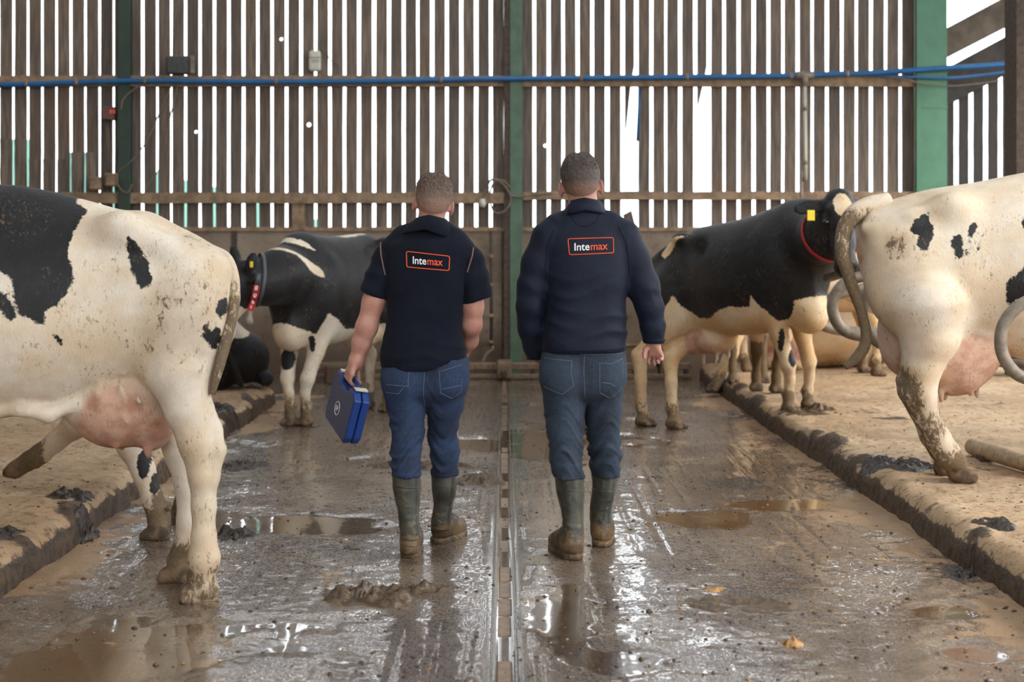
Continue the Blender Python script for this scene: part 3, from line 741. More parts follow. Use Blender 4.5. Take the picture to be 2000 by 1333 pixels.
# ---------------------------------------------------------------- the big cow at the left edge
def cow_left():
    YM = 5.84
    rows = [(466, 560, 590, .04), (458, 525, 640, .10), (432, 492, 690, .18), (395, 466, 720, .22), (345, 440, 735, .25), (290, 413, 742, .27),
            (240, 410, 765, .28), (180, 394, 790, .31), (110, 376, 806, .35), (40, 363, 812, .385), (-40, 360, 822, .40), (-140, 360, 830, .40), (-230, 362, 820, .35), (-300, 368, 790, .27), (-350, 385, 740, .20), (-385, 430, 690, .10)]
    st = []
    for x, yt, yb, w in rows:
        zt, zb = P(x, yt, YM)[2], P(x, yb, YM)[2]; st.append((P(x, 0, YM)[0], 0, (zt + zb) / 2, w, (zt - zb) / 2))
    pr = [loft((0, YM, 0), (1, 0, 0), (0, 1, 0), (0, 0, 1), st, .03, n=2.25, shape=wedge)]
    E = lambda x, y, Y, rx, ry, rz, k=.05, op='+': ell(P(x, y, Y), (rx * Y / F, ry, rz * Y / F), k, op)
    for s in (-1, 1):
        Yh = YM + s * .25
        pr.append(E(230, 446, YM + s * .195, 40, .055, 26, .12))                       # hook bone
        pr.append(pxchain([(236, 440, YM + s * .21, 14), (330, 486, YM + s * .18, 10)], .09)[0])
        pr.append(pxchain([(330, 486, YM + s * .18, 10), (434, 525, YM + s * .12, 17)], .09)[0])
        pr.append(E(205, 474, YM + s * .35, 24, .06, 46, .06, '-'))          # hollow of the flank
    pr.append(E(305, 450, YM - .32, 60, .05, 26, .06, '-'))
    # near thigh and leg
    pr += [E(372, 610, YM - .10, 82, .17, 125, .08), E(345, 700, YM - .12, 78, .13, 80, .06)]
    pr += pxchain([(352, 735, 5.68, 64), (364, 800, 5.66, 41), (386, 866, 5.66, 36), (397, 930, 5.66, 28), (398, 990, 5.66, 23), (398, 1050, 5.66, 23), (399, 1092, 5.66, 30), (393, 1126, 5.66, 29)], .025)
    pr += pxchain([(404, 780, 5.68, 11), (420, 838, 5.67, 14), (427, 880, 5.66, 15), (414, 940, 5.66, 13)], .02)      # point of the hock and tendon
    pr += hoof_prims(388, 1172, 5.66, 33, (-1, -.25))
    # far leg
    pr += pxchain([(325, 730, 6.0, 56), (335, 820, 6.0, 40), (355, 885, 5.98, 32), (368, 950, 5.98, 25), (370, 1020, 5.98, 23), (366, 1062, 5.98, 24), (350, 1096, 5.98, 25)], .03)
    pr += hoof_prims(342, 1132, 5.98, 29, (-1, -.1))
    # front legs, outside the picture
    for Yf, x in ((5.66, -300), (6.02, -270)):
        yf = CY + F * (H) / Yf
        pr += pxchain([(x - 10, 700, Yf + (YM - Yf) * .3, 70), (x, 800, Yf, 40), (x + 5, 920, Yf, 28), (x, 960, Yf, 30), (x, 1060, Yf, 22), (x, yf - 45, Yf, 25)], .04)
        pr += hoof_prims(x - 5, yf - 2, Yf, 30, (-1, 0))
    # neck and head beyond the edge
    hd = [(-330, 520, YM, 120), (-450, 480, YM - .03, 80), (-520, 470, YM - .05, 60)]
    pr += pxchain(hd, .08)
    pr += pxchain([(-520, 455, YM - .05, 62), (-610, 560, YM - .08, 46), (-650, 620, YM - .08, 38)], .03)
    # udder
    pr += [E(232, 792, YM - .03, 98, .17, 84, .025), E(178, 775, YM - .03, 62, .15, 60, .03), E(296, 815, YM, 46, .13, 66, .025), E(150, 795, YM - .12, 60, .05, 22, .03)]
    for x, y, Y in ((222, 848, YM - .12), (286, 866, YM - .08), (234, 850, YM + .08), (297, 866, YM + .08)):
        pr += pxchain([(x, y, Y, 9.5), (x + 4, y + 25, Y, 8)], .012)
    for pts in ([(240, 735), (236, 760), (246, 780), (238, 805), (250, 830)], [(262, 760), (272, 785), (284, 800)], [(196, 745), (190, 770), (200, 800)]):
        pr += pxchain([(x, y, YM - .03 - .16, 3.5) for x, y in pts], .02)   # milk veins
    pr += pxchain([(-60, 812, YM - .2, 12), (40, 800, YM - .22, 12), (95, 812, YM - .2, 14), (150, 790, YM - .18, 10)], .03)
    g = [(*P(388, 1172, 5.66), .2), (*P(342, 1132, 5.98), .2)]
    gz = [(x, y, ground_z(x, y) - .004, r) for x, y, z, r in g]
    me = sdf_mesh('cow_body', pr, .0135, smooth=2, clip=sole_clip(gz))
    h = Hide(me); near = h.V[:, 1] < YM; A = (1, 0, 0); o = (0, 5.56, 0)
    big = [(-240, 330), (0, 330), (60, 345), (112, 372), (120, 392), (147, 411), (141, 432), (132, 462), (130, 492), (144, 528), (146, 549), (132, 579), (117, 597), (99, 603), (97, 632), (78, 627), (51, 609), (39, 570), (37, 543), (21, 537), (0, 517), (-40, 490), (-120, 560), (-260, 600)]
    h.polys([big, [(-90, 560), (0, 538), (18, 567), (27, 573), (45, 600), (48, 612), (39, 625), (27, 621), (21, 603), (6, 596), (-40, 600)],
             [(246, 462), (261, 471), (272, 495), (285, 516), (293, 540), (292, 556), (273, 565), (264, 552), (255, 531), (246, 504), (242, 480)],
             [(419, 588), (432, 585), (434, 612), (420, 624), (414, 606)],
             [(393, 640), (400, 636), (407, 650), (413, 639), (421, 644), (423, 662), (417, 676), (414, 688), (400, 678), (391, 660)],
             [(112, 650), (120, 654), (128, 667), (124, 676), (115, 668)], [(-5, 655), (5, 662), (10, 671), (3, 678), (-10, 678)]], o, A)
    # a white run of the back in front of the tail head
    h.blob(P(-520, 470, YM), (.5, .4, .6)); h.blob(P(-590, 520, YM - .1), (.09, .1, .2), False)
    uc = P(236, 800, YM - .02); h.pinken(uc, (.19, .21, .175), .03); h.pinken(P(300, 825, YM), (.09, .15, .12), .03)
    for x, y in ((224, 862), (290, 876)): h.pinken(P(x, y, YM - .1), (.05, .12, .05), .02)
    h.hoofs([P(388, 1172, 5.66), P(342, 1132, 5.98)])
    h.muddy(P(360, 640, 5.6), (.2, .2, .24), .48); h.muddy(P(340, 590, 5.6), (.16, .2, .06), .55); h.muddy(P(330, 450, YM), (.25, .3, .10), .32); h.muddy(P(440, 540, YM), (.1, .3, .25), .3); h.muddy(P(60, 790, 5.5), (.16, .2, .06), .5); h.muddy(P(360, 800, 5.68), (.24, .2, .45), .36, .3); h.muddy(P(60, 760, 5.5), (.5, .3, .2), .3, .2); h.muddy(P(400, 470, YM), (.12, .3, .07), .5)
    nl = h.V[:, 1] < 5.82; h.mud[:] = np.where(nl & (h.V[:, 2] < .45), h.mud * .74, h.mud); h.hoof[:] = np.where(nl, h.hoof * .3, h.hoof)          # near hoof is pale and clean
    h.done()
    root = cow_empty((P(150, 0, YM)[0], YM, 0), 'large white cow with black patches and full pink udder, cropped by the left edge')
    finish_cow(root, me)
    # tail
    tl = spline([(412, 492, YM, 15), (438, 508, YM - .03, 16), (454, 540, YM - .08, 13), (457, 580, YM - .12, 11.5), (452, 625, YM - .15, 11), (440, 672, YM - .17, 11), (427, 720, YM - .18, 10), (414, 770, YM - .18, 6)], 8)
    pts = [P(a, b, c) for a, b, c, r in tl]; rr = [r * YM / F for a, b, c, r in tl]
    t = tube('tail', pts, rr, None, root, 12); me2 = t.data
    for nme, v in (('black', -.3), ('pink', 0), ('hoof', 0)): attr(me2, nme, np.full(len(me2.vertices), v))
    z = verts_of(me2)[:, 2]; attr(me2, 'mud', np.interp(z, (.8, 1.0, 1.15, 1.3), (.74, .74, .70, .4))); me2.materials.append(M['cow'])
cow_left()

# ---------------------------------------------------------------- the big cow at the right edge
def cow_right():
    YM = 7.52
    rows = [(1676, 425, 470, .05), (1684, 412, 520, .13), (1708, 402, 575, .20), (1750, 388, 610, .25), (1800, 373, 640, .27), (1850, 364, 660, .29), (1900, 357, 672, .30), (1950, 347, 690, .33), (2010, 336, 705, .36), (2100, 330, 715, .39), (2200, 330, 715, .39), (2290, 334, 700, .33), (2350, 345, 670, .25), (2400, 380, 610, .12)]
    st = []
    for x, yt, yb, w in rows:
        zt, zb = P(x, yt, YM)[2], P(x, yb, YM)[2]; st.append((P(x, 0, YM)[0], 0, (zt + zb) / 2, w, (zt - zb) / 2))
    pr = [loft((0, YM, 0), (1, 0, 0), (0, 1, 0), (0, 0, 1), st, .03, n=2.25, shape=wedge)]
    E = lambda x, y, Y, rx, ry, rz, k=.05, op='+': ell(P(x, y, Y), (rx * Y / F, ry, rz * Y / F), k, op)
    for s in (-1, 1):
        pr.append(E(1862, 402, YM + s * .20, 30, .06, 22, .12))
        pr += pxchain([(1858, 398, YM + s * .21, 11), (1780, 422, YM + s * .18, 9), (1694, 446, YM + s * .12, 14)], .06)
        pr.append(E(1900, 412, YM + s * .36, 42, .06, 26, .06, '-'))
    pr.append(E(1790, 410, YM - .33, 52, .06, 14, .05, '-'))
    # near thigh and leg
    pr += [E(1775, 540, YM - .09, 88, .19, 115, .08), E(1832, 610, YM - .12, 68, .15, 72, .06)]
    pr += pxchain([(1808, 600, 7.34, 80), (1815, 660, 7.33, 56), (1802, 712, 7.33, 38), (1794, 762, 7.34, 33), (1810, 815, 7.36, 24), (1832, 858, 7.39, 24), (1850, 888, 7.41, 25), (1866, 905, 7.42, 23)], .03)
    pr += pxchain([(1772, 712, 7.36, 11), (1764, 742, 7.36, 13), (1767, 764, 7.35, 13), (1785, 805, 7.35, 11)], .025)
    pr += hoof_prims(1879, 936, 7.44, 24, (1, -.12))
    # far hind leg stands behind the near one
    pr += pxchain([(1795, 600, 7.72, 76), (1800, 680, 7.72, 46), (1790, 740, 7.72, 30), (1798, 800, 7.72, 22), (1818, 850, 7.72, 21), (1836, 885, 7.72, 20)], .03)
    yh = CY + F * (H - BED) / 7.72
    pr += hoof_prims(1850, yh, 7.72, 21, (1, 0))
    for Yf, x in ((7.35, 2240), (7.7, 2270)):
        yf = CY + F * (H - BED) / Yf
        pr += pxchain([(x, 620, Yf, 60), (x, 720, Yf, 32), (x, 780, Yf, 24), (x, 850, Yf, 18), (x, yf - 35, Yf, 20)], .04); pr += hoof_prims(x, yf - 2, Yf, 24, (1, 0))
    pr += pxchain([(2330, 450, YM, 95), (2450, 420, YM, 62), (2500, 410, YM, 48)], .08) + pxchain([(2500, 400, YM, 50), (2570, 480, YM, 38), (2600, 520, YM, 32)], .03)
    # udder
    pr += [E(1862, 690, YM - .02, 82, .19, 84, .025), E(1770, 650, YM + .05, 55, .16, 88, .03), E(1905, 672, YM - .04, 54, .16, 68, .04)]
    for x, y, Y in ((1838, 765, YM - .1), (1893, 752, YM - .1), (1906, 756, YM + .05), (1846, 762, YM + .08)):
        pr += pxchain([(x, y, Y, 7.5), (x + (3 if x > 1860 else 0), y + 19, Y, 6)], .012)
    gz = [(*P(1879, 936, 7.44)[:2], ground_z(*P(1879, 936, 7.44)[:2]) - .004, .2)]
    pr.append(E(1681, 486, YM - .01, 9, .03, 26, .02))
    me = sdf_mesh('cow_body', pr, .0145, smooth=2, clip=sole_clip(gz))
    h = Hide(me); A = (1, 0, 0); o = (0, 7.22, 0)
    h.polys([[(1783, 450), (1795, 428), (1822, 414), (1824, 435), (1830, 440), (1826, 464), (1814, 488), (1800, 490), (1793, 476), (1802, 459), (1790, 457)],
             [(1858, 474), (1868, 461), (1881, 456), (1884, 469), (1882, 484), (1885, 502), (1868, 506), (1866, 488)],
             [(1894, 459), (1898, 440), (1913, 433), (1914, 446), (1904, 459), (1900, 474), (1893, 472)], [(1890, 486), (1895, 484), (1895, 497), (1890, 498)], [(1909, 480), (1914, 477), (1914, 490), (1910, 492)],
             [(1963, 550), (1987, 531), (2000, 512), (2040, 500), (2060, 560), (2020, 590), (1987, 582), (1973, 598), (1964, 589)],
             [(1996, 438), (2004, 425), (2060, 420), (2060, 455), (2000, 452)], [(2110, 330), (2300, 320), (2330, 600), (2200, 640), (2120, 500)]], o, A)
    h.blob(P(2500, 420, YM), (.4, .4, .5))
    h.pinken(P(1880, 700, YM - .02), (.27, .24, .21), .03, .85); h.pinken(P(1756, 660, YM + .06), (.15, .17, .22), .03, .55)
    leg = (h.V[:, 0] < P(1850, 0, 7.3)[0]) & (h.V[:, 1] < 7.45) & (h.V[:, 0] > P(1745, 0, 7.3)[0]); h.pink[leg & (h.V[:, 1] < 7.33)] *= .0
    h.pinken(P(1898, 766, YM - .05), (.07, .12, .06), .02); h.pinken(P(1840, 775, YM - .05), (.04, .12, .05), .02)
    h.pinken(P(1680, 488, YM), (.03, .06, .08), .02)
    h.hoofs([P(1879, 936, 7.44), P(1850, yh, 7.72)])
    h.muddy(P(1775, 770, 7.35), (.11, .14, .2), .66); h.muddy(P(1810, 830, 7.38), (.12, .14, .2), .66); h.muddy(P(1755, 480, 7.25), (.09, .1, .1), .55); h.muddy(P(1760, 500, 7.2), (.2, .2, .2), .3); h.muddy(P(1760, 390, YM), (.25, .3, .06), .3)
    h.done()
    root = cow_empty((P(1850, 0, YM)[0], YM, BED), 'large white cow with few black spots and raised tail, cropped by the right edge')
    finish_cow(root, me)
    tl = spline([(1735, 398, YM, 22), (1700, 404, YM - .02, 21), (1668, 420, YM - .05, 19), (1650, 448, YM - .07, 16), (1645, 490, YM - .08, 14), (1655, 530, YM - .09, 13), (1668, 570, YM - .1, 11), (1681, 605, YM - .1, 10), (1690, 640, YM - .1, 10), (1690, 672, YM - .1, 11), (1675, 697, YM - .1, 11), (1650, 718, YM - .1, 6)], 8)
    pts = [P(a, b, c) for a, b, c, r in tl]; rr = [r * YM / F for a, b, c, r in tl]
    t = tube('tail', pts, rr, None, root, 14); me2 = t.data
    for nme, v in (('black', -.3), ('pink', 0), ('hoof', 0)): attr(me2, nme, np.full(len(me2.vertices), v))
    z = verts_of(me2)[:, 2]; attr(me2, 'mud', np.interp(z, (.75, .95, 1.4, 1.5), (.82, .7, .62, .25))); me2.materials.append(M['cow'])
cow_right()
# ================================================================== the other cows
STAND = [(-.03, 1.28, 1.05, .05), (.02, 1.35, .98, .13), (.10, 1.40, .88, .19), (.25, 1.43, .80, .24), (.42, 1.46, .72, .27), (.60, 1.455, .66, .30), (.85, 1.44, .61, .345), (1.10, 1.44, .58, .36), (1.30, 1.455, .58, .335), (1.48, 1.47, .60, .28), (1.62, 1.42, .66, .21), (1.72, 1.32, .76, .12)]
class Frame:
    def __init__(s, O, A, z0=0.0, z1=None, sc=1.0, zs=1.0):
        s.zs = zs
        s.O = np.array((O[0], O[1], 0.0)); s.A = np.array((A[0], A[1], 0.0)); s.A /= np.linalg.norm(s.A); s.B = np.array((-s.A[1], s.A[0], 0)); s.z0, s.z1, s.sc = z0, z0 if z1 is None else z1, sc
    def lift(s, u): return s.z0 + (s.z1 - s.z0) * min(max((u - .25) / 1.05, -.2), 1.25)
    def __call__(s, u, v, z): return s.O + s.A * u * s.sc + s.B * v * s.sc + np.array((0, 0, z * s.sc * s.zs + s.lift(u)))
def trunk(fr, st=STAND, wide=1.0):
    rows = []
    for u, zt, zb, w in st:
        a, b = fr(u, 0, zt)[2], fr(u, 0, zb)[2]; rows.append((u * fr.sc, 0, (a + b) / 2, w * fr.sc * wide, (a - b) / 2))
    pr = [loft(fr.O, fr.A, fr.B, (0, 0, 1), rows, .03, n=2.25, shape=wedge)]
    for sg in (-1, 1):
        pr.append(ell(fr(.42, sg * .23, 1.385), (.07 * fr.sc,) * 2 + (.045 * fr.sc,), .07))
        pr += chain([(fr(.42, sg * .22, 1.385), .03), (fr(.02, sg * .12, 1.27), .045)], .06)
        pr.append(ell(fr(.62, sg * .33, 1.28), (.13 * fr.sc, .13 * fr.sc, .10 * fr.sc), .07, '-'))
        pr.append(ell(fr(1.36, sg * .20, 1.02), np.array((.17, .17, .30)) * fr.sc, .08))
    return pr
def foot(h, A, sc=1.0):
    d = np.array((A[0], A[1], 0)); d = d / np.linalg.norm(d); l = np.array((-d[1], d[0], 0)); up = np.array((0, 0, 1.0)); s = .062 * sc; out = []
    for sg in (-1, 1):
        o = h + l * sg * s * .52
        out += [cone(o - d * s * .55 + up * s * .62, o + d * s * .75 + up * s * .30, s * .66, s * .42, .012), cone(o - d * s * .5 + up * s * .25, o + d * s * .75 + up * s * .12, s * .60, s * .45, .012)]
        out.append(cone(h - d * s * 1.05 + l * sg * s * .5 + up * s * 2.5, h - d * s * 1.15 + l * sg * s * .5 + up * s * 2.25, s * .26, s * .2, .008))
    return out
def hind(fr, sg, h, bend=.10, A=None, sc=None):
    A = fr.A if A is None else np.array((A[0], A[1], 0)); s = sc or fr.sc; up = np.array((0, 0, 1.0)); h = np.array(h, float)
    hip, st = fr(.22, sg * .15, 1.05), fr(.40, sg * .20, .82)
    hock = h + up * .50 * s - A * bend * s + (st - h) * np.array((.12, .12, 0)); mid = (st + hock) / 2 - A * .02 * s
    pr = [ell((hip + st) / 2, np.array((.20, .20, .27)) * s, .08)]
    pr += chain([(st, .135 * s), (mid, .088 * s), (hock, .060 * s), (h + up * .33 * s - A * bend * .55 * s, .042 * s), (h + up * .15 * s - A * .05 * s, .044 * s), (h + up * .06 * s - A * .02 * s, .047 * s)], .03)
    pr += chain([(mid - A * .07 * s, .02 * s), (hock - A * .045 * s + up * .03, .03 * s), (hock - A * .03 * s - up * .10, .025 * s)], .025)
    return pr + foot(h, A, s)
def fore(fr, sg, h, A=None, knee=.02):
    A = fr.A if A is None else np.array((A[0], A[1], 0)); s = fr.sc; up = np.array((0, 0, 1.0)); h = np.array(h, float)
    sh, el = fr(1.42, sg * .17, .95), fr(1.34, sg * .17, .74)
    kn = h + up * .40 * s + (el - h) * np.array((.25, .25, 0)) + A * knee
    pr = chain([(sh, .15 * s), (el, .105 * s), ((el + kn) / 2, .072 * s), (kn, .060 * s), (h + up * .27 * s - A * .01, .042 * s), (h + up * .14 * s - A * .03 * s, .045 * s), (h + up * .06 * s - A * .02, .047 * s)], .03)
    return pr + foot(h, A, s)
def cowhead(poll, muz, upv, sc=1.0, earspread=1.0, eardrop=.05):
    """returns prims and a frame: t along the face, s sideways, n out of the forehead"""
    poll, muz, upv = [np.asarray(v, float) for v in (poll, muz, upv)]
    D = muz - poll; L = np.linalg.norm(D); D /= L; N = upv - D * (upv @ D); N /= np.linalg.norm(N); S = np.cross(D, N)
    k = sc * .50; at = lambda t, s, n: poll + D * t * L + S * s * k + N * n * k
    pr = chain([(at(.02, 0, -.12), .100 * sc), (at(.30, 0, -.10), .098 * sc), (at(.62, 0, -.10), .074 * sc), (at(.90, 0, -.11), .066 * sc), (at(1.0, 0, -.13), .058 * sc)], .04)
    pr += [cone(at(.22, -.10, .0), at(.22, .10, .0), .062 * sc, .062 * sc, .03), cone(at(.95, -.055, -.10), at(.95, .055, -.10), .056 * sc, .056 * sc, .02)]
    pr += chain([(at(.22, 0, -.34), .082 * sc), (at(.60, 0, -.25), .055 * sc), (at(.92, 0, -.22), .045 * sc)], .04)
    for sg in (-1, 1):
        b, e = at(.06, sg * .20, -.10), at(.06 + eardrop, sg * (.20 + .40 * earspread), -.14)
        m = (b + e) / 2; ax = (e - b) / np.linalg.norm(e - b); t2 = D - ax * (D @ ax); t2 /= np.linalg.norm(t2); n2 = np.cross(ax, t2); R = np.stack([ax, t2, n2], 1)
        pr += [ell(m, (np.linalg.norm(e - b) * .58, .058 * sc, .020 * sc), .02, R=R), ell(m + N * .016 * sc, (np.linalg.norm(e - b) * .42, .036 * sc, .012 * sc), .01, '-', R=R), cone(at(.1, sg * .12, -.1), b, .05 * sc, .03 * sc, .03)]
        pr.append(ell(at(.36, sg * .185, -.02), (.028 * sc,) * 3, .02)); pr.append(ell(at(.99, sg * .07, -.03), (.014 * sc,) * 3, .01, '-'))
    return pr, at
def eyes(root, at, sc):
    for sg in (-1, 1):
        c = at(.36, sg * .225, -.01); bm = bmesh.new(); bmesh.ops.create_uvsphere(bm, u_segments=12, v_segments=8, radius=.024 * sc); bmesh.ops.translate(bm, vec=Vector(c), verts=bm.verts)
        link('eye', bm_mesh('eye', bm, True), M['eye'], root)
def ear_tag(root, c, sx=.028, sz=.036, yaw=0.0):
    r = Matrix.Rotation(yaw, 3, 'Z'); box('ear_tag', np.array(c) - (sx, .003, sz), np.array(c) + (sx, .003, sz), M['tag_yellow'], root, .003, 1, r)
def strap(root, B, centre, ax, up, r, mat, name='collar', w=.02, arc=(0, 2 * math.pi), off=.006):
    """a flat band laid round the neck: rays from the centre outwards find the hide"""
    ax = Vector(ax).normalized(); u = Vector(up); u = (u - ax * u.dot(ax)).normalized(); v = ax.cross(u); V = []; n = 40
    for i in range(n + 1):
        a = arc[0] + (arc[1] - arc[0]) * i / n; d = u * math.cos(a) + v * math.sin(a); rr = []
        for k in (-1, 0, 1):
            hit = B.ray_cast(Vector(centre) + ax * w * k + d * .6, -d); rr.append((hit[0] - Vector(centre)).dot(d) if hit[0] is not None else r)
        q = min(max(rr), r * 1.6)
        for k in (-1, 1):
            for o in (0, 1): V.append(Vector(centre) + ax * w * k + d * (q + off * (1 if o else -.3)))
    Q = []
    for i in range(n):
        b, c = i * 4, i * 4 + 4
        Q += [(b + 1, b + 3, c + 3, c + 1), (b, c, c + 2, b + 2), (b, b + 1, c + 1, c), (b + 2, c + 2, c + 3, b + 3)]
    return link(name, mesh_np(name, [tuple(x) for x in V], Q), mat, root)
def gclip(hs): return sole_clip([(h[0], h[1], h[2] - .003, .14) for h in hs])
def on_ground(x, y, Y):
    p = P(x, y, Y); p[2] = ground_z(p[0], p[1]); return p
def limp_tail(root, pts, mud=(.2, .7), mat='cow', black=-.3):
    t = spline(pts, 6); o = tube('tail', t[:, :3], t[:, 3], M[mat], root, 10); me = o.data; n = len(me.vertices); z = np.linspace(mud[0], mud[1], n)
    for k, v in (('black', np.full(n, black)), ('pink', np.zeros(n)), ('hoof', np.zeros(n)), ('mud', z)): attr(me, k, v)

# ---------------------------------------------------------------- black cow stepping onto the right bed, facing the camera
def cow_black():
    A = (.67, -.74); sc = .9; O = (1.27, 11.5); fr = Frame(O, A, -.05, .15, sc, 1.18)
    hl, hr = on_ground(1262, 836, 11.05), on_ground(1322, 833, 10.9); fl_, fr_ = on_ground(1545, 800, 10.62), on_ground(1583, 792, 10.8)
    hl[2] = hr[2] = ground_z(*hl[:2])
    pr = trunk(fr, wide=1.12) + hind(fr, -1, hl, sc=1.05) + hind(fr, 1, hr, sc=1.05) + fore(fr, -1, fl_) + fore(fr, 1, fr_)
    poll, muz = P(1641, 385, 9.80), P(1656, 522, 9.58)
    pr += chain([(fr(1.45, 0, 1.10), .30), (fr(1.66, 0, 1.18), .24), (P(1622, 458, 9.98), .185), (P(1636, 425, 9.88), .13)], .10)
    hp, at = cowhead(poll, muz, (-.02, -1, .25), 1.02); pr += hp
    pr += [ell(fr(.62, 0, .62), (.17, .17, .13), .03), ell(fr(.42, 0, .66), (.15, .16, .15), .03), ell(fr(1.60, 0, .66), (.14, .17, .15), .06)]
    for u, v in ((.70, -.08), (.56, -.08), (.70, .08), (.56, .08)): pr += chain([(fr(u, v, .50), .018), (fr(u, v, .44), .013)], .01)
    me = sdf_mesh('cow_body', pr, .0155, smooth=2, clip=gclip((hl, hr, fl_, fr_)))
    h = Hide(me); h.black[:] = .3
    o = fr(0, -.30, 0); Av = fr.A
    low = [(1250, 590), (1294, 587), (1306, 600), (1316, 596), (1323, 576), (1335, 599), (1363, 622), (1388, 622), (1411, 606), (1434, 599), (1469, 600), (1476, 576), (1484, 595), (1495, 610), (1504, 628), (1518, 625), (1530, 614), (1536, 587), (1564, 580), (1587, 572), (1602, 583), (1618, 568), (1640, 575), (1700, 900), (1100, 900), (1100, 590)]
    h.polys([low], o, Av, add=False)
    h.polys([[(1278, 500), (1292, 478), (1318, 462), (1330, 461), (1308, 482), (1296, 498), (1288, 506)]], o, Av, add=False)
    h.polys([[(1507, 640), (1515, 640), (1520, 665), (1524, 690), (1515, 680)], [(1541, 674), (1550, 670), (1554, 700), (1550, 718), (1543, 700)], [(1305, 590), (1312, 585), (1314, 598), (1307, 603)]], o, Av)
    h.blob(P(1543, 697, 10.62), (.045, .16, .085)); h.blob(P(1520, 660, 10.6), (.03, .2, .11))
    f = ell(at(.16, .0, .05), (.066, .12, .095)).fn; h.black = np.minimum(h.black, f(h.V[:, 0], h.V[:, 1], h.V[:, 2]))
    h.pinken(fr(.55, 0, .60), (.22, .2, .16), .03, .75)
    h.hoofs((hl, hr, fl_, fr_)); h.done()
    root = cow_empty((O[0], O[1], 0), 'black cow with white blaze and yellow ear tag stepping onto the right bed'); finish_cow(root, me, M['cow_fawn'])
    eyes(root, at, 1.0); ear_tag(root, P(1584, 421, 9.70), .028, .036, .2)
    B = bvh(me_world(root)); ctr = P(1624, 455, 9.96); ax = np.array(P(1641, 405, 9.82)) - np.array(fr(1.66, 0, 1.18))
    strap(root, B, ctr, ax, (0, 0, 1), .17, M['collar_red'], 'collar', .018)
    b = P(1636, 522, 9.72); tube('bell', [b + np.array((0, 0, .05)), b + np.array((0, 0, .03)), b, b - np.array((0, 0, .03))], [.012, .030, .034, .018], M['bell'], root, 12)
    limp_tail(root, [(*fr(-.02, .02, 1.30), .035), (*fr(-.08, .03, 1.2), .03), (*fr(-.10, .04, 1.0), .022), (*fr(-.09, .04, .75), .02), (*fr(-.07, .05, .52), .03), (*fr(-.06, .05, .42), .012)], (.1, .7), 'cow_fawn', .3)
def me_world(root):
    o = [c for c in bpy.data.objects if c.parent == root and c.name.startswith('body')][0]
    me = o.data.copy(); me.transform(Matrix.Translation(root.location)); return me
cow_black()

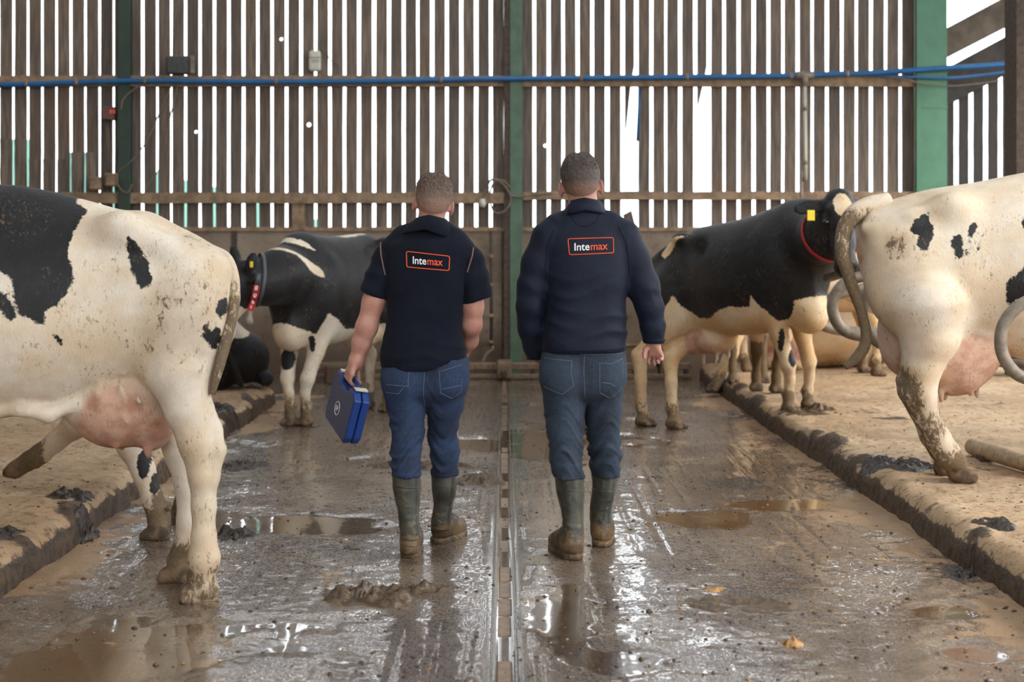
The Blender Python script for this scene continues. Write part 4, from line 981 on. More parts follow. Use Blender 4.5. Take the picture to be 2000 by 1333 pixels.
# ---------------------------------------------------------------- black cow behind the left man, head turned left
def cow_collared():
    A = (-.45, -.89); O = P(757, 0, 12.3); fr = Frame(O, A, 0, 0, .9, 1.14)
    f1, f2 = on_ground(563, 832, 11.05), on_ground(594, 832, 11.05); h1, h2 = on_ground(752, 806, 11.95), on_ground(716, 800, 12.2)
    pr = trunk(fr) + hind(fr, 1, h1) + hind(fr, -1, h2) + fore(fr, 1, f2) + fore(fr, -1, f1)
    poll, muz = P(474, 522, 10.62), P(398, 640, 10.5)
    pr += chain([(fr(1.42, 0, 1.10), .27), (P(548, 540, 10.85), .205), (P(516, 552, 10.74), .165), (P(494, 556, 10.66), .14)], .07)
    ra_ = math.radians(18); Re = np.array(((math.cos(ra_), 0, math.sin(ra_)), (0, 1, 0), (-math.sin(ra_), 0, math.cos(ra_))))
    pr += [ell(P(491, 512, 10.52), (.046, .024, .080), .015, R=Re), ell(P(459, 497, 10.74), (.042, .022, .072), .015, R=Re.T), cone(P(484, 532, 10.58), P(489, 522, 10.53), .05, .03, .03), cone(P(464, 518, 10.7), P(461, 508, 10.73), .05, .03, .03)]
    hp, at = cowhead(poll, muz, (-.55, -.35, .75), 1.0, .35); pr += hp
    pr += [ell(fr(1.60, 0, .72), (.13, .15, .16), .06), ell(fr(.5, 0, .66), (.2, .16, .14), .03)]
    me = sdf_mesh('cow_body', pr, .0155, smooth=2, clip=gclip((f1, f2, h1, h2)))
    h = Hide(me); h.black[:] = .3; o = fr(0, .30, 0); Av = fr.A
    h.polys([[(519, 496), (545, 473), (565, 460), (578, 463), (585, 476), (605, 496), (631, 526), (634, 545), (611, 529), (598, 499), (581, 483), (562, 466), (552, 483), (545, 489)],
             [(591, 452), (611, 455), (631, 474), (636, 490), (626, 484), (608, 466), (596, 463)], [(684, 440), (690, 460), (720, 464), (770, 456), (900, 470), (900, 400), (690, 400)],
             [(520, 700), (545, 652), (552, 638), (563, 623), (593, 625), (611, 641), (628, 648), (638, 656), (640, 612), (664, 631), (677, 643), (707, 641), (760, 632), (900, 640), (900, 1000), (480, 1000)]], o, Av, add=False)
    h.black = np.minimum(h.black, (h.V[:, 2] - .72) * 1.0)
    h.blob(P(557, 704, 11.0), (.065, .35, .085)); h.blob(P(608, 672, 11.0), (.026, .35, .065)); h.blob(P(603, 640, 11.0), (.016, .3, .03))
    f = ell(P(470, 625, 10.55), (.30, .25, .085), R=np.array(((.85, 0, .53), (0, 1, 0), (-.53, 0, .85)))).fn; h.black = np.minimum(h.black, f(h.V[:, 0], h.V[:, 1], h.V[:, 2]))
    h.hoofs((f1, f2, h1, h2)); h.done()
    root = cow_empty((O[0], O[1], 0), 'black cow with white legs and a numbered red collar beside the left bed'); finish_cow(root, me)
    eyes(root, at, 1.0); ear_tag(root, P(491, 517, 10.48), .012, .022); ear_tag(root, P(463, 512, 10.69), .016, .010)
    B = bvh(me_world(root)); ctr = P(506, 560, 10.68)
    ax = np.array((-.75, -.3, .12))
    st = strap(root, B, ctr, ax, (0, 0, 1), .17, M['collar_grey'], 'collar', .014)
    # plastic sleeve and the four digits down the visible side
    def front(x, y):
        r = B.ray_cast(Vector((0, 0, H)), Vector(P(x, y, 10.6)) - Vector((0, 0, H))); return r[0] if r[0] is not None else Vector(P(x, y, 10.45))
    pts = [front(x, y) + Vector((0, -.02, 0)) for x, y in ((505, 536), (504, 545), (503, 556))]
    tube('collar_sleeve', [tuple(p) for p in pts], .024, M['collar_grey'], root, 10)
    plate = [front(x, y) + Vector((0, -.018, 0)) for x, y in ((503, 556), (500, 575), (495, 592), (489, 608))]
    pl = []
    for i, p in enumerate(plate): pl += [p + Vector((-.024, -.006, 0)), p + Vector((.024, -.006, 0))]
    pl += [v + Vector((0, .008, 0)) for v in pl]
    Q = []
    for i in range(3):
        a = i * 2; Q += [(a, a + 1, a + 3, a + 2), (8 + a, 8 + a + 2, 8 + a + 3, 8 + a + 1), (a, a + 2, 8 + a + 2, 8 + a), (a + 1, 8 + a + 1, 8 + a + 3, a + 3)]
    Q += [(0, 8, 9, 1), (6, 7, 15, 14)]
    link('number_band', mesh_np('number_band', [tuple(v) for v in pl], Q, False), M['collar_red'], root)
    for ch, f in zip('8061', (.12, .38, .62, .87)):
        k = min(int(f * 3), 2); p = plate[k].lerp(plate[k + 1], f * 3 - k)
        cu = bpy.data.curves.new('digit', 'FONT'); cu.body = ch; cu.size = .05; cu.extrude = .001; cu.offset = .0012; cu.align_x = 'CENTER'; cu.align_y = 'CENTER'; cu.resolution_u = 2
        ob = bpy.data.objects.new('digit', cu); COL.objects.link(ob); me2 = bpy.data.meshes.new_from_object(ob.evaluated_get(bpy.context.evaluated_depsgraph_get())); bpy.data.objects.remove(ob); bpy.data.curves.remove(cu)
        me2.transform(Matrix.Translation(p + Vector((0, -.013, 0))) @ Matrix.Rotation(math.radians(12), 4, 'Y') @ Matrix.Rotation(math.pi / 2, 4, 'X')); me2.name = 'digit'; link('digit', me2, M['ink'], root)
    b = P(486, 628, 10.42); tube('bell', [b + np.array((.012, 0, .075)), b + np.array((.006, 0, .04)), b + np.array((0, 0, .02)), b - np.array((0, 0, .012)), b - np.array((0, 0, .032))], [.016, .018, .032, .034, .016], M['bell'], root, 12)
cow_collared()

# ---------------------------------------------------------------- pale cow behind it on the right bed, one hind leg raised
def cow_behind():
    zb = BED; O = P(1396, 0, 13.62); fr = Frame(O, (1, -.03), zb, zb, 1.03)
    f1, f2 = on_ground(1716, 728, 13.45), on_ground(1690, 722, 13.8); h2 = on_ground(1462, 732, 13.75); up = P(1393, 775, 13.1); up[2] = .05
    pr = trunk(fr) + hind(fr, 1, h2) + fore(fr, -1, f1) + fore(fr, 1, f2)
    pr += [ell(fr(.3, -.17, .93), (.2, .18, .27), .08)] + chain([(fr(.36, -.2, .82), .135), (P(1432, 650, 13.25), .10), (P(1428, 690, 13.15), .066), (P(1408, 730, 13.12), .048), (P(1397, 755, 13.1), .05)], .03)
    pr += foot(up, (-.5, -.85))
    pr += chain([(fr(1.45, 0, 1.1), .29), (fr(1.85, 0, 1.12), .2), (fr(2.1, .05, 1.2), .15)], .1)
    hp, at = cowhead(fr(2.18, .06, 1.32), fr(2.62, .05, 1.0), (.5, 0, .9)); pr += hp
    pr += [ell(fr(.6, 0, .66), (.2, .17, .15), .03)]
    for u in (.5, .68): pr += chain([(fr(u, -.08, .56), .016), (fr(u, -.08, .48), .012)], .01)
    me = sdf_mesh('cow_body', pr, .018, smooth=2, clip=gclip((f1, f2, h2)))
    h = Hide(me); o = fr(0, -.3, 0)
    h.blob(fr(.75, 0, 1.45), (.45, .5, .25)); h.blob(fr(1.55, -.25, 1.02), (.13, .25, .13)); h.blob(fr(2.3, 0, 1.2), (.3, .3, .22))
    h.pinken(fr(.6, 0, .6), (.22, .2, .16), .03, .9); h.hoofs((f1, f2, h2, up)); h.done()
    root = cow_empty((O[0], O[1], zb), 'pale cow standing on the right bed behind the black cow, one hind leg raised'); finish_cow(root, me, M['cow_fawn']); eyes(root, at, 1.0)
    limp_tail(root, [(*fr(-.02, 0, 1.33), .035), (*fr(-.09, 0, 1.2), .028), (*fr(-.1, -.02, .95), .02), (*fr(-.1, -.02, .62), .022), (*fr(-.1, 0, .45), .012)], (.1, .6), 'cow_fawn')
cow_behind()

# ---------------------------------------------------------------- white cow seen from behind, mostly hidden by the right man
def cow_hidden():
    O = P(1098, 0, 11.0); fr = Frame(O, (.10, 1.0), 0, 0, .98)
    h1, h2 = on_ground(1143, 842, 10.78), on_ground(1085, 838, 10.86); f1, f2 = fr(1.35, .17, 0), fr(1.40, -.17, 0)
    pr = trunk(fr, wide=1.12) + hind(fr, -1, h1) + hind(fr, 1, h2) + fore(fr, 1, f1) + fore(fr, -1, f2)
    pr += chain([(fr(1.45, 0, 1.1), .29), (fr(1.85, 0, 1.0), .2), (fr(2.05, .0, .9), .15)], .1); hp, at = cowhead(fr(2.12, 0, .98), fr(2.4, 0, .58), (0, .5, .9)); pr += hp
    pr += [ell(fr(.45, 0, .68), (.2, .2, .18), .03)]
    me = sdf_mesh('cow_body', pr, .019, smooth=2, clip=gclip((h1, h2)))
    h = Hide(me); h.blob(fr(1.3, 0, 1.2), (.4, .6, .35)); h.blob(fr(2.3, 0, .8), (.35, .3, .3)); h.hoofs((h1, h2, f1, f2)); h.pinken(fr(.45, 0, .62), (.2, .2, .16), .03); h.done()
    root = cow_empty((O[0], O[1], 0), 'white cow in the alley almost hidden behind the man in the softshell jacket'); finish_cow(root, me); eyes(root, at, 1.0)
    limp_tail(root, [(*fr(-.02, 0, 1.33), .035), (*fr(-.09, 0, 1.2), .028), (*fr(-.1, -.02, .95), .02), (*fr(-.1, -.02, .62), .022), (*fr(-.1, 0, .45), .012)], (.1, .6))
cow_hidden()

# ---------------------------------------------------------------- cow behind the big left one: only two legs show below the belly
def cow_legs():
    O = np.array((-1.68, 7.25, 0)); fr = Frame(O, (-.97, .25), 0, .1, .92)
    h1 = on_ground(303, 1056, 6.82); h2 = fr(.08, -.18, 0); toe = P(34, 922, 7.2); toe[2] = max(toe[2], ground_z(toe[0], toe[1]) + .004)
    f2 = fr(1.45, -.17, 0); f2[2] = ground_z(f2[0], f2[1])
    f2 = fr(2.0, -.17, 0); f2[2] = ground_z(f2[0], f2[1])
    pr = trunk(fr) + chain([(fr(1.42, -.17, .95), .14), (fr(1.5, -.17, .74), .09), (fr(1.75, -.17, .45), .055), (f2 + np.array((0, 0, .08)), .04)], .03) + foot(f2, fr.A)
    pr += [ell(fr(.25, .15, .95), (.2, .2, .26), .08), ell(fr(.25, -.15, .95), (.2, .2, .26), .08)]
    pr += hind(fr, -1, h2)
    pr += pxchain([(232, 760, 7.0, 55), (240, 820, 6.95, 38), (262, 872, 6.9, 31), (280, 920, 6.87, 22), (298, 975, 6.85, 20), (310, 1010, 6.84, 21), (312, 1032, 6.83, 20)], .03) + foot(h1, (-1, -.1))
    pr += pxchain([(252, 745, 7.15, 50), (190, 800, 7.15, 38), (150, 828, 7.15, 27), (110, 862, 7.17, 19), (80, 887, 7.18, 19), (58, 900, 7.2, 19)], .03)
    pr += pxchain([(58, 900, 7.2, 18), (30, 918, 7.2, 17), (14, 924, 7.2, 11)], .02) + pxchain([(70, 900, 7.17, 7), (72, 913, 7.17, 6)], .01)
    pr += chain([(fr(1.45, 0, 1.05), .28), (fr(1.8, 0, .95), .19), (fr(2.0, 0, .85), .14)], .1); hp, at = cowhead(fr(2.05, 0, .92), fr(2.35, 0, .55), (-.4, 0, .9)); pr += hp
    me = sdf_mesh('cow_body', pr, .0145, smooth=2, clip=gclip((h1,)))
    h = Hide(me); h.blob(fr(.9, 0, 1.2), (.7, .7, .3)); h.blob(P(285, 905, 6.87), (.03, .2, .07)); h.blob(P(305, 945, 6.85), (.022, .2, .05)); h.blob(fr(2.2, 0, .75), (.35, .35, .35))
    h.hoofs((h1, h2, f2)); h.hoof = np.maximum(h.hoof, smooth01((P(50, 0, 7.2)[0] - h.V[:, 0]) / .04) * (h.V[:, 2] < .4))
    h.mud = np.maximum(h.mud, smooth01((P(130, 0, 7.2)[0] - h.V[:, 0]) / .2) * (h.V[:, 2] < .62) * (h.V[:, 0] < -1.9) * 1.15); h.muddy(P(320, 1000, 6.85), (.08, .1, .12), .75, .06); h.done()
    root = cow_empty((O[0], O[1], 0), 'cow hidden behind the big left cow, its raised muddy leg showing under the udder'); finish_cow(root, me); eyes(root, at, .9)
cow_legs()

# ---------------------------------------------------------------- cow facing the camera behind the black one: a dark foreleg and a bit of back show
def cow_screened():
    O = (2.20, 12.98); fr = Frame(O, (.03, -1), .14, .15, .88, 1.06)
    f1, f2 = on_ground(1517, 771, 11.8), on_ground(1478, 762, 12.0); h1, h2 = fr(.15, .16, 0), fr(.2, -.16, 0)
    h1[2] = ground_z(*h1[:2]); h2[2] = ground_z(*h2[:2])
    pr = trunk(fr) + fore(fr, 1, f1) + fore(fr, -1, f2) + hind(fr, 1, h1) + hind(fr, -1, h2)
    pr += chain([(fr(1.45, .05, 1.0), .27), (np.array((2.62, 11.75, 1.12)), .19), (np.array((2.86, 11.7, 1.12)), .13)], .08)
    hp, at = cowhead((2.90, 11.7, 1.18), (3.22, 11.62, .86), (.6, -.3, .8), .92); pr += hp
    me = sdf_mesh('cow_body', pr, .019, smooth=2, clip=gclip((f1, f2)))
    h = Hide(me); h.blob(fr(.9, 0, 1.45), (.6, .9, .35)); h.hoofs((f1, f2, h1, h2)); h.mud = np.maximum(h.mud, 1.05 * (h.V[:, 2] < .62) * smooth01((.66 - h.V[:, 2]) / .12)); h.done()
    root = cow_empty((O[0], O[1], .16), 'cow hidden behind the black cow, one dark muddy foreleg showing between its legs'); finish_cow(root, me, M['cow_fawn']); eyes(root, at, .92)
cow_screened()

# ---------------------------------------------------------------- lying cows
def lying(O, A, z, label, sc, patches, mat, knees=True, rear=True):
    fr = Frame(O, A, z, z, sc)
    st = [(-.05, .50, .18, .10), (.02, .62, .04, .22), (.2, .72, .0, .32), (.45, .76, -.02, .38), (.8, .76, -.02, .42), (1.15, .76, -.02, .40), (1.4, .80, .0, .33), (1.6, .74, .08, .22), (1.72, .62, .2, .10)]
    pr = trunk_l(fr, st)
    for sg in (-1, 1):
        pr += [ell(fr(.25, sg * .3, .30), np.array((.26, .26, .26)) * sc, .08)]
        pr += chain([(fr(.5, sg * .42, .16), .11 * sc), (fr(.12, sg * .50, .09), .07 * sc), (fr(.30, sg * .55, .06), .045 * sc), (fr(.46, sg * .56, .05), .045 * sc)], .03)
        pr += chain([(fr(1.4, sg * .25, .3), .13 * sc), (fr(1.62, sg * .27, .14), .075 * sc), (fr(1.72, sg * .27, .08), .06 * sc), (fr(1.5, sg * .28, .05), .045 * sc)], .03)
    pr += chain([(fr(1.5, 0, .5), .24 * sc), (fr(1.85, .06, .72), .16 * sc), (fr(2.0, .1, .85), .12 * sc)], .1)
    hp, at = cowhead(fr(2.05, .1, .95), fr(2.38, .12, .62), np.array((*(fr.A[:2] * .6), .9)), sc); pr += hp
    me = sdf_mesh('cow_body', pr, .017, smooth=2, ground=z - .004)
    h = Hide(me); patches(h, fr); h.mud = np.maximum(h.mud, .5 * smooth01((z + .3 - h.V[:, 2]) / .3)); h.done()
    root = cow_empty((O[0], O[1], z), label); finish_cow(root, me, M[mat]); eyes(root, at, sc)
    return root, fr
def trunk_l(fr, st):
    rows = [(u * fr.sc, 0, fr.z0 + (a + b) / 2 * fr.sc, w * fr.sc, (a - b) / 2 * fr.sc) for u, a, b, w in st]
    return [loft(fr.O, fr.A, fr.B, (0, 0, 1), rows, .03, n=2.2)]
def pl(h, fr): h.black[:] = .3; h.blob(fr(.1, -.22, .62), (.14, .2, .10), False); h.blob(fr(.9, .3, .5), (.3, .3, .2), False); h.blob(fr(.35, .45, .08), (.2, .2, .1), False); h.blob(fr(.35, -.5, .07), (.2, .12, .09), False)
r, f = lying(P(424, 0, 12.0), (-.35, 1), ground_z(*P(424, 0, 12.0)[:2]), 'black cow lying on the left bed near the far wall', .86, pl, 'cow')
limp_tail(r, [(*f(-.05, -.02, .52), .035), (*f(-.12, -.06, .42), .03), (*f(-.13, -.14, .25), .028), (*f(-.10, -.2, .1), .03), (*f(-.06, -.24, .04), .015)], (.1, .5), 'cow', .3)
def pr_(h, fr): h.blob(fr(1.2, 0, .75), (.25, .5, .2)); h.blob(fr(2.2, .1, .8), (.3, .3, .2)); h.pinken(fr(.3, -.42, .16), (.26, .2, .16), .05, 1.0)
lying(P(1462, 0, 14.5), (1, .02), ground_z(*P(1500, 0, 14.5)[:2]), 'cream cow lying on the right bed by the far wall', .92, pr_, 'cow_fawn')
# ================================================================== two men walking away
def mat_skin():
    t = NT('skin'); co = t.coord(); a = t.noise(14, 4, .6, co); b = t.noise(160, 3, .6, co)
    c = t.mix(t.ramp(a, .3, .7), lin(176, 122, 106), lin(196, 146, 128))
    return t.set(c, .55, t.bump(b, .25, .0015), Subsurface_Weight=.22, Subsurface_Scale=.01)
def mat_cloth(name, a, b, rough=.85, weave=380, fold=9, bump=.4):
    t = NT(name); co = t.coord(); n1 = t.noise(fold, 4, .6, co); n2 = t.noise(weave, 2, .5, co)
    c = t.mix(t.ramp(n1, .3, .7), a, b)
    return t.set(c, rough, t.bump(n2, .15, .001, t.bump(n1, bump, .012)), Sheen_Weight=.02, Specular_IOR_Level=.25)
def mat_denim(name, a, b):
    t = NT(name); co = t.coord(); worn = t.attr('worn'); n1 = t.noise(7, 4, .6, co)
    mp = t.n('Mapping'); mp.inputs['Scale'].default_value = (260, 260, 60); t.link(co, mp.inputs[0]); n2 = t.noise(2.5, 3, .6, mp.outputs[0])
    f = t.math('ADD', t.math('MULTIPLY', worn, .75), t.math('MULTIPLY', t.math('SUBTRACT', n1, .5), .8), clamp=True)
    c = t.mix(f, a, b); c = t.mix(t.ramp(n2, .4, .8, 0, .18), c, lin(150, 160, 170))
    return t.set(c, .9, t.bump(n2, .2, .001, t.bump(n1, .35, .012)))
def mat_boot():
    t = NT('muddy_rubber_boot'); co = t.coord(); mud = t.attr('mud'); n1 = t.noise(11, 5, .65, co); n2 = t.noise(45, 4, .65, co)
    c = t.mix(t.ramp(n1, .35, .65), lin(50, 50, 43), lin(80, 78, 66))
    c = t.mix(t.ramp(n2, .62, .74, 0, .5), c, lin(132, 122, 98))
    mk = t.ramp(t.math('ADD', mud, t.math('MULTIPLY', t.math('SUBTRACT', n2, .5), 1.3)), .4, .62)
    c = t.mix(mk, c, t.mix(t.ramp(n1, .4, .6), lin(74, 56, 36), lin(116, 92, 62)))
    return t.set(c, t.math('ADD', .36, t.math('MULTIPLY', mk, .15)), t.bump(t.math('ADD', n2, mk), .3, .005))
def mat_hair(name, a, b, skin):
    t = NT(name); co = t.coord(); fade = t.attr('fade')
    mp = t.n('Mapping'); mp.inputs['Scale'].default_value = (300, 300, 110); t.link(co, mp.inputs[0]); n = t.noise(1.6, 4, .7, mp.outputs[0], .5)
    c = t.mix(t.ramp(n, .3, .7), a, b)
    c = t.mix(t.math('MULTIPLY', fade, t.ramp(n, .15, .7, 1, .55)), c, skin)
    return t.set(c, .6, t.bump(n, .6, .003))
M['skin'] = mat_skin()
M['navy_fleece'] = mat_cloth('navy_fleece', lin(12, 15, 27), lin(17, 21, 35), .95, bump=.3)
M['navy_shell'] = mat_cloth('navy_softshell', lin(13, 19, 34), lin(19, 27, 45), .65, bump=.35)
M['navy_polo'] = mat_cloth('navy_polo', lin(12, 16, 29), lin(18, 22, 36), .9)
M['jeans_blue'] = mat_denim('mid_blue_denim', lin(11, 26, 52), lin(30, 58, 98))
M['jeans_dark'] = mat_denim('washed_dark_denim', lin(18, 28, 42), lin(52, 70, 90))
M['boot'] = mat_boot()
M['hair_fair'] = mat_hair('light_brown_hair', lin(74, 58, 48), lin(124, 102, 86), lin(178, 136, 116))
M['hair_dark'] = mat_hair('dark_brown_hair', lin(48, 40, 36), lin(92, 78, 68), lin(178, 132, 112))
M['stitch'] = simple('pale_stitching', lin(112, 126, 144), .8, var=.1, bump=0)
M['piping'] = simple('brown_piping', lin(128, 96, 84), .7, var=.1, bump=0)
M['logo_orange'] = simple('orange_embroidery', lin(226, 84, 44), .7, var=.06, scale=300, bump=.2, dist=.001)
M['logo_white'] = simple('white_embroidery', lin(240, 238, 236), .7, var=.04, scale=300, bump=.2, dist=.001)
M['case_blue'] = simple('blue_case_plastic', lin(10, 50, 116), .38, var=.08, scale=80, bump=.06)
M['case_face'] = simple('dull_blue_case_face', lin(54, 62, 92), .5, var=.06, scale=120, bump=.06)

def disp(me, fn):
    """push vertices along their normals by fn(V)"""
    V = verts_of(me); N = normals_of(me); V = V + N * fn(V)[:, None]
    me.vertices.foreach_set('co', V.astype(np.float32).ravel()); me.update()
def ridge(V, sc, seed):
    return 1 - 2 * np.abs(noise3(V * np.asarray(sc), 1.0, seed))
def onto(B, x, z, y0, off=.0015, back=None):
    r = B.ray_cast(Vector((x, y0 - 1.2, z)), Vector((0, 1, 0)))
    return (r[0].y - off) if r[0] is not None else (back if back is not None else y0)
def stitch(name, B, pts, Y, parent, mat, w=.8, step=2.0, off=.0012):
    """a thin raised seam that follows the cloth; pts in picture pixels at depth Y"""
    out = []
    for (x0, y0), (x1, y1) in zip(pts[:-1], pts[1:]):
        n = max(2, int(math.hypot(x1 - x0, y1 - y0) / step))
        for i in range(n): out.append((x0 + (x1 - x0) * i / n, y0 + (y1 - y0) * i / n))
    out.append(pts[-1]); q = []
    for x, y in out:
        p = P(x, y, Y); q.append((p[0], onto(B, p[0], p[2], Y, off), p[2]))
    return tube(name, q, w * Y / F * .5, mat, parent, 5)
def text_part(s, B, cx, cy, Y, width, ang, mat, parent, x0, name):
    """letters lying on the cloth; returns width used"""
    cu = bpy.data.curves.new(name, 'FONT'); cu.body = s; cu.size = 1; cu.extrude = .012; cu.offset = .012; cu.resolution_u = 3
    ob = bpy.data.objects.new(name, cu); COL.objects.link(ob)
    dg = bpy.context.evaluated_depsgraph_get(); me = bpy.data.meshes.new_from_object(ob.evaluated_get(dg)); me.name = name
    bpy.data.objects.remove(ob); bpy.data.curves.remove(cu)
    V = verts_of(me); return me, V
def logo(B, corners, tx0, tx1, base0, base1, cap, Y, parent):
    s = Y / F
    # frame with rounded corners
    pts = []; c = np.array(corners, float)
    for i in range(4):
        a, b, d = c[i - 1], c[i], c[(i + 1) % 4]
        u = (a - b) / np.linalg.norm(a - b); w = (d - b) / np.linalg.norm(d - b)
        for t in (0, .5, 1): pts.append(tuple(b + u * 3.5 * (1 - t)**2 + w * 3.5 * t**2))
    pts.append(pts[0])
    stitch('logo_frame', B, pts, Y, parent, M['logo_orange'], 2.3, 2.0, .001)
    ms = [text_part(w, B, 0, 0, Y, 0, 0, None, parent, 0, 'logo_letters') for w in ('Inte', 'max')]
    wa = ms[0][1][:, 0].max(); wb = ms[1][1][:, 0].max(); gap = .07
    tot = wa + gap + wb; sc = (tx1 - tx0) / tot; hz = cap / .73
    for (me, V), x0, mat in ((ms[0], 0, M['logo_white']), (ms[1], wa + gap, M['logo_orange'])):
        X = tx0 + (V[:, 0] + x0) * sc; f = (X - tx0) / (tx1 - tx0)
        Yp = base0 + (base1 - base0) * f - V[:, 1] * hz
        out = []
        for x, y, t in zip(X, Yp, V[:, 2]):
            p = P(x, y, Y); out.append((p[0], onto(B, p[0], p[2], Y, .0018) - max(0, t) * .06, p[2]))
        me.vertices.foreach_set('co', np.array(out, dtype=np.float32).ravel()); me.update(); link('logo_letters', me, mat, parent)

def torso(rows, Y0, k=.02, n=2.3):
    """rows: y, xl, xr, half depth, depth offset"""
    st = []
    for y, xl, xr, hd, dy in rows:
        a, b = P(xl, y, Y0), P(xr, y, Y0); st.append((a[2], (a[0] + b[0]) / 2, Y0 + dy, (b[0] - a[0]) / 2, hd))
    return loft((0, 0, 0), (0, 0, 1), (1, 0, 0), (0, 1, 0), st, k, n=n)
def chop(z0, z1):   # keep only z0 < z < z1
    return lambda X, Y, Z: np.maximum(z0 - Z, Z - z1) + 0 * X + 0 * Y
def hems(Y0, xm, yl, yr, top):
    zl, zr, zt = P(0, yl, Y0 - .06)[2], P(0, yr, Y0 + .155)[2], P(0, top, Y0)[2]; x0 = P(xm, 0, Y0)[0]
    return lambda X, Y, Z: np.maximum(np.where(X < x0, zl, zr) - Z, Z - zt) + 0 * Y
def leg_rows(rows, Y): return [(y, (xl + xr) / 2, dy, (xr - xl) / 2) for y, xl, xr, dy in rows]
def legloft(rows, k=.015, deep=1.12):
    """rows: y, xl, xr, depth"""
    st = []
    for y, xl, xr, Y in rows:
        a, b = P(xl, y, Y), P(xr, y, Y); st.append((a[2], (a[0] + b[0]) / 2, Y, (b[0] - a[0]) / 2, (b[0] - a[0]) / 2 * deep))
    return loft((0, 0, 0), (0, 0, 1), (1, 0, 0), (0, 1, 0), st, k, n=2.1)
def boot(parent, rows, heel, toe, sole_y, Y, seed):
    """rubber boot: shaft rows (y, xl, xr, depth), heel and toe = floor points (world x, y)"""
    heel, toe = np.array(heel, float), np.array(toe, float); z0 = max(floor_z(*heel), floor_z(*toe)) - .004
    d = toe - heel; d /= np.linalg.norm(d); up = np.array((0, 0, 1.0)); H3 = np.array((*heel, z0)); T3 = np.array((*toe, z0))
    L = np.linalg.norm(toe - heel); D = np.array((*d, 0)); S = np.array((-d[1], d[0], 0))
    pr = [legloft(rows, .03, 1.08)]
    at = lambda f, z, s=0.0: H3 + D * L * f + up * z + S * s
    pr += chain([(at(.13, .075), .043), (at(.35, .085), .046), (at(.62, .060), .044), (at(.88, .048), .036)], .03)
    pr += chain([(at(.10, .05), .043), (at(.5, .045), .046), (at(.88, .042), .040)], .02)
    me = sdf_mesh('boot', pr, .0065, smooth=2, clip=lambda X, Y_, Z: np.maximum(z0 + .024 - Z, Z - P(0, rows[0][0], rows[0][3])[2]))
    disp(me, lambda V: .0022 * np.clip(ridge(V, (6, 6, 26), seed), 0, 1) * np.interp(V[:, 2], (.05, .12, .3, .42), (0, 1, .7, .2)) + .0012 * fbm(V, 30, 2, seed))
    zz = verts_of(me)[:, 2] - z0; attr(me, 'mud', np.interp(zz, (0, .06, .11, .2, .45), (1.1, .8, .45, .24, .12)))
    b = link('boot', me, M['boot'], parent)
    # thick sole, mud packed
    sp = [cone(at(.06, .012), at(.28, .012), .046, .044, .02), cone(at(.28, .014), at(.55, .012), .042, .050, .02), cone(at(.55, .012), at(.92, .014), .050, .040, .02)]
    sm = sdf_mesh('sole', sp, .006, smooth=1, clip=lambda X, Y_, Z: np.maximum(z0 + .001 - Z, Z - z0 - .030))
    disp(sm, lambda V: .003 * fbm(V, 60, 3, seed + 3)); attr(sm, 'mud', np.full(len(sm.vertices), 1.0))
    link('sole', sm, M['boot'], b)
    # moulded bands
    for y in (rows[1][0] + 4,):
        pass
    return b
def boot_band(b, rows, ys, Y):
    for y in ys:
        T = [r[0] for r in rows]; xl, xr, yy = [np.interp(y, T, [r[i] for r in rows]) for i in (1, 2, 3)]
        a, c = P(xl, y, yy), P(xr, y, yy); rx = (c[0] - a[0]) / 2; pts = []
        for i in range(25):
            th = 2 * math.pi * i / 24; pts.append(((a[0] + c[0]) / 2 + (rx + .001) * math.cos(th), yy + (rx * 1.08 + .001) * math.sin(th), a[2] + .004 * math.sin(2 * th)))
        t = tube('band', pts, .0032, M['boot'], b, 6); attr(t.data, 'mud', np.full(len(t.data.vertices), .25))

def head_prims(cx, top, Y, tilt, sc=1.0):
    """head seen from behind; tilt = roll (radians). returns skull prims and a frame function"""
    s = sc; ct, st_ = math.cos(tilt), math.sin(tilt); zt = P(cx, top, Y)
    base = zt - np.array((0, 0, .118 * s))
    R = np.array(((ct, 0, st_), (0, 1, 0), (-st_, 0, ct)))
    at = lambda x, y, z: base + R @ (np.array((x, y, z)) * s)
    pr = [ell(at(0, -.008, .012), np.array((.080, .098, .103)) * s, .02, R=R), ell(at(0, .03, -.035), np.array((.059, .074, .095)) * s, .03, R=R),
          ell(at(0, .062, -.105), np.array((.045, .042, .035)) * s, .03, R=R), ell(at(0, -.055, -.015), np.array((.062, .052, .066)) * s, .025, R=R)]
    pr += chain([(at(0, .112, -.012), .010 * s), (at(0, .128, -.05), .015 * s)], .012)                     # nose
    for sg in (-1, 1):
        pr.append(ell(at(sg * .032, .098, -.008), np.array((.017, .014, .012)) * s, .01, '-', R=R))       # eye sockets
        pr.append(ell(at(sg * .032, .088, -.010), np.array((.014, .013, .012)) * s, .004, R=R))           # eyeballs
    pr += chain([(at(-.022, .100, -.085), .008 * s), (at(.022, .100, -.085), .008 * s)], .008)             # lips
    return pr, at, R
def ear(at, R, sg, s=1.0, out=.0):
    c = at(sg * (.086 + out), .012, -.032)
    a = math.radians(28 + 300 * out) * sg
    E = R @ np.array(((math.cos(a), -math.sin(a), 0), (math.sin(a), math.cos(a), 0), (0, 0, 1)))
    return [ell(c, np.array((.0075, .019, .033)) * s, .012, R=E), ell(c + E @ np.array((sg * .006, .004, .004)), np.array((.005, .011, .018)) * s, .006, '-', R=E),
            cone(at(sg * .076, .005, -.04), at(sg * .080, .014, -.02), .009 * s, .008 * s, .01)]
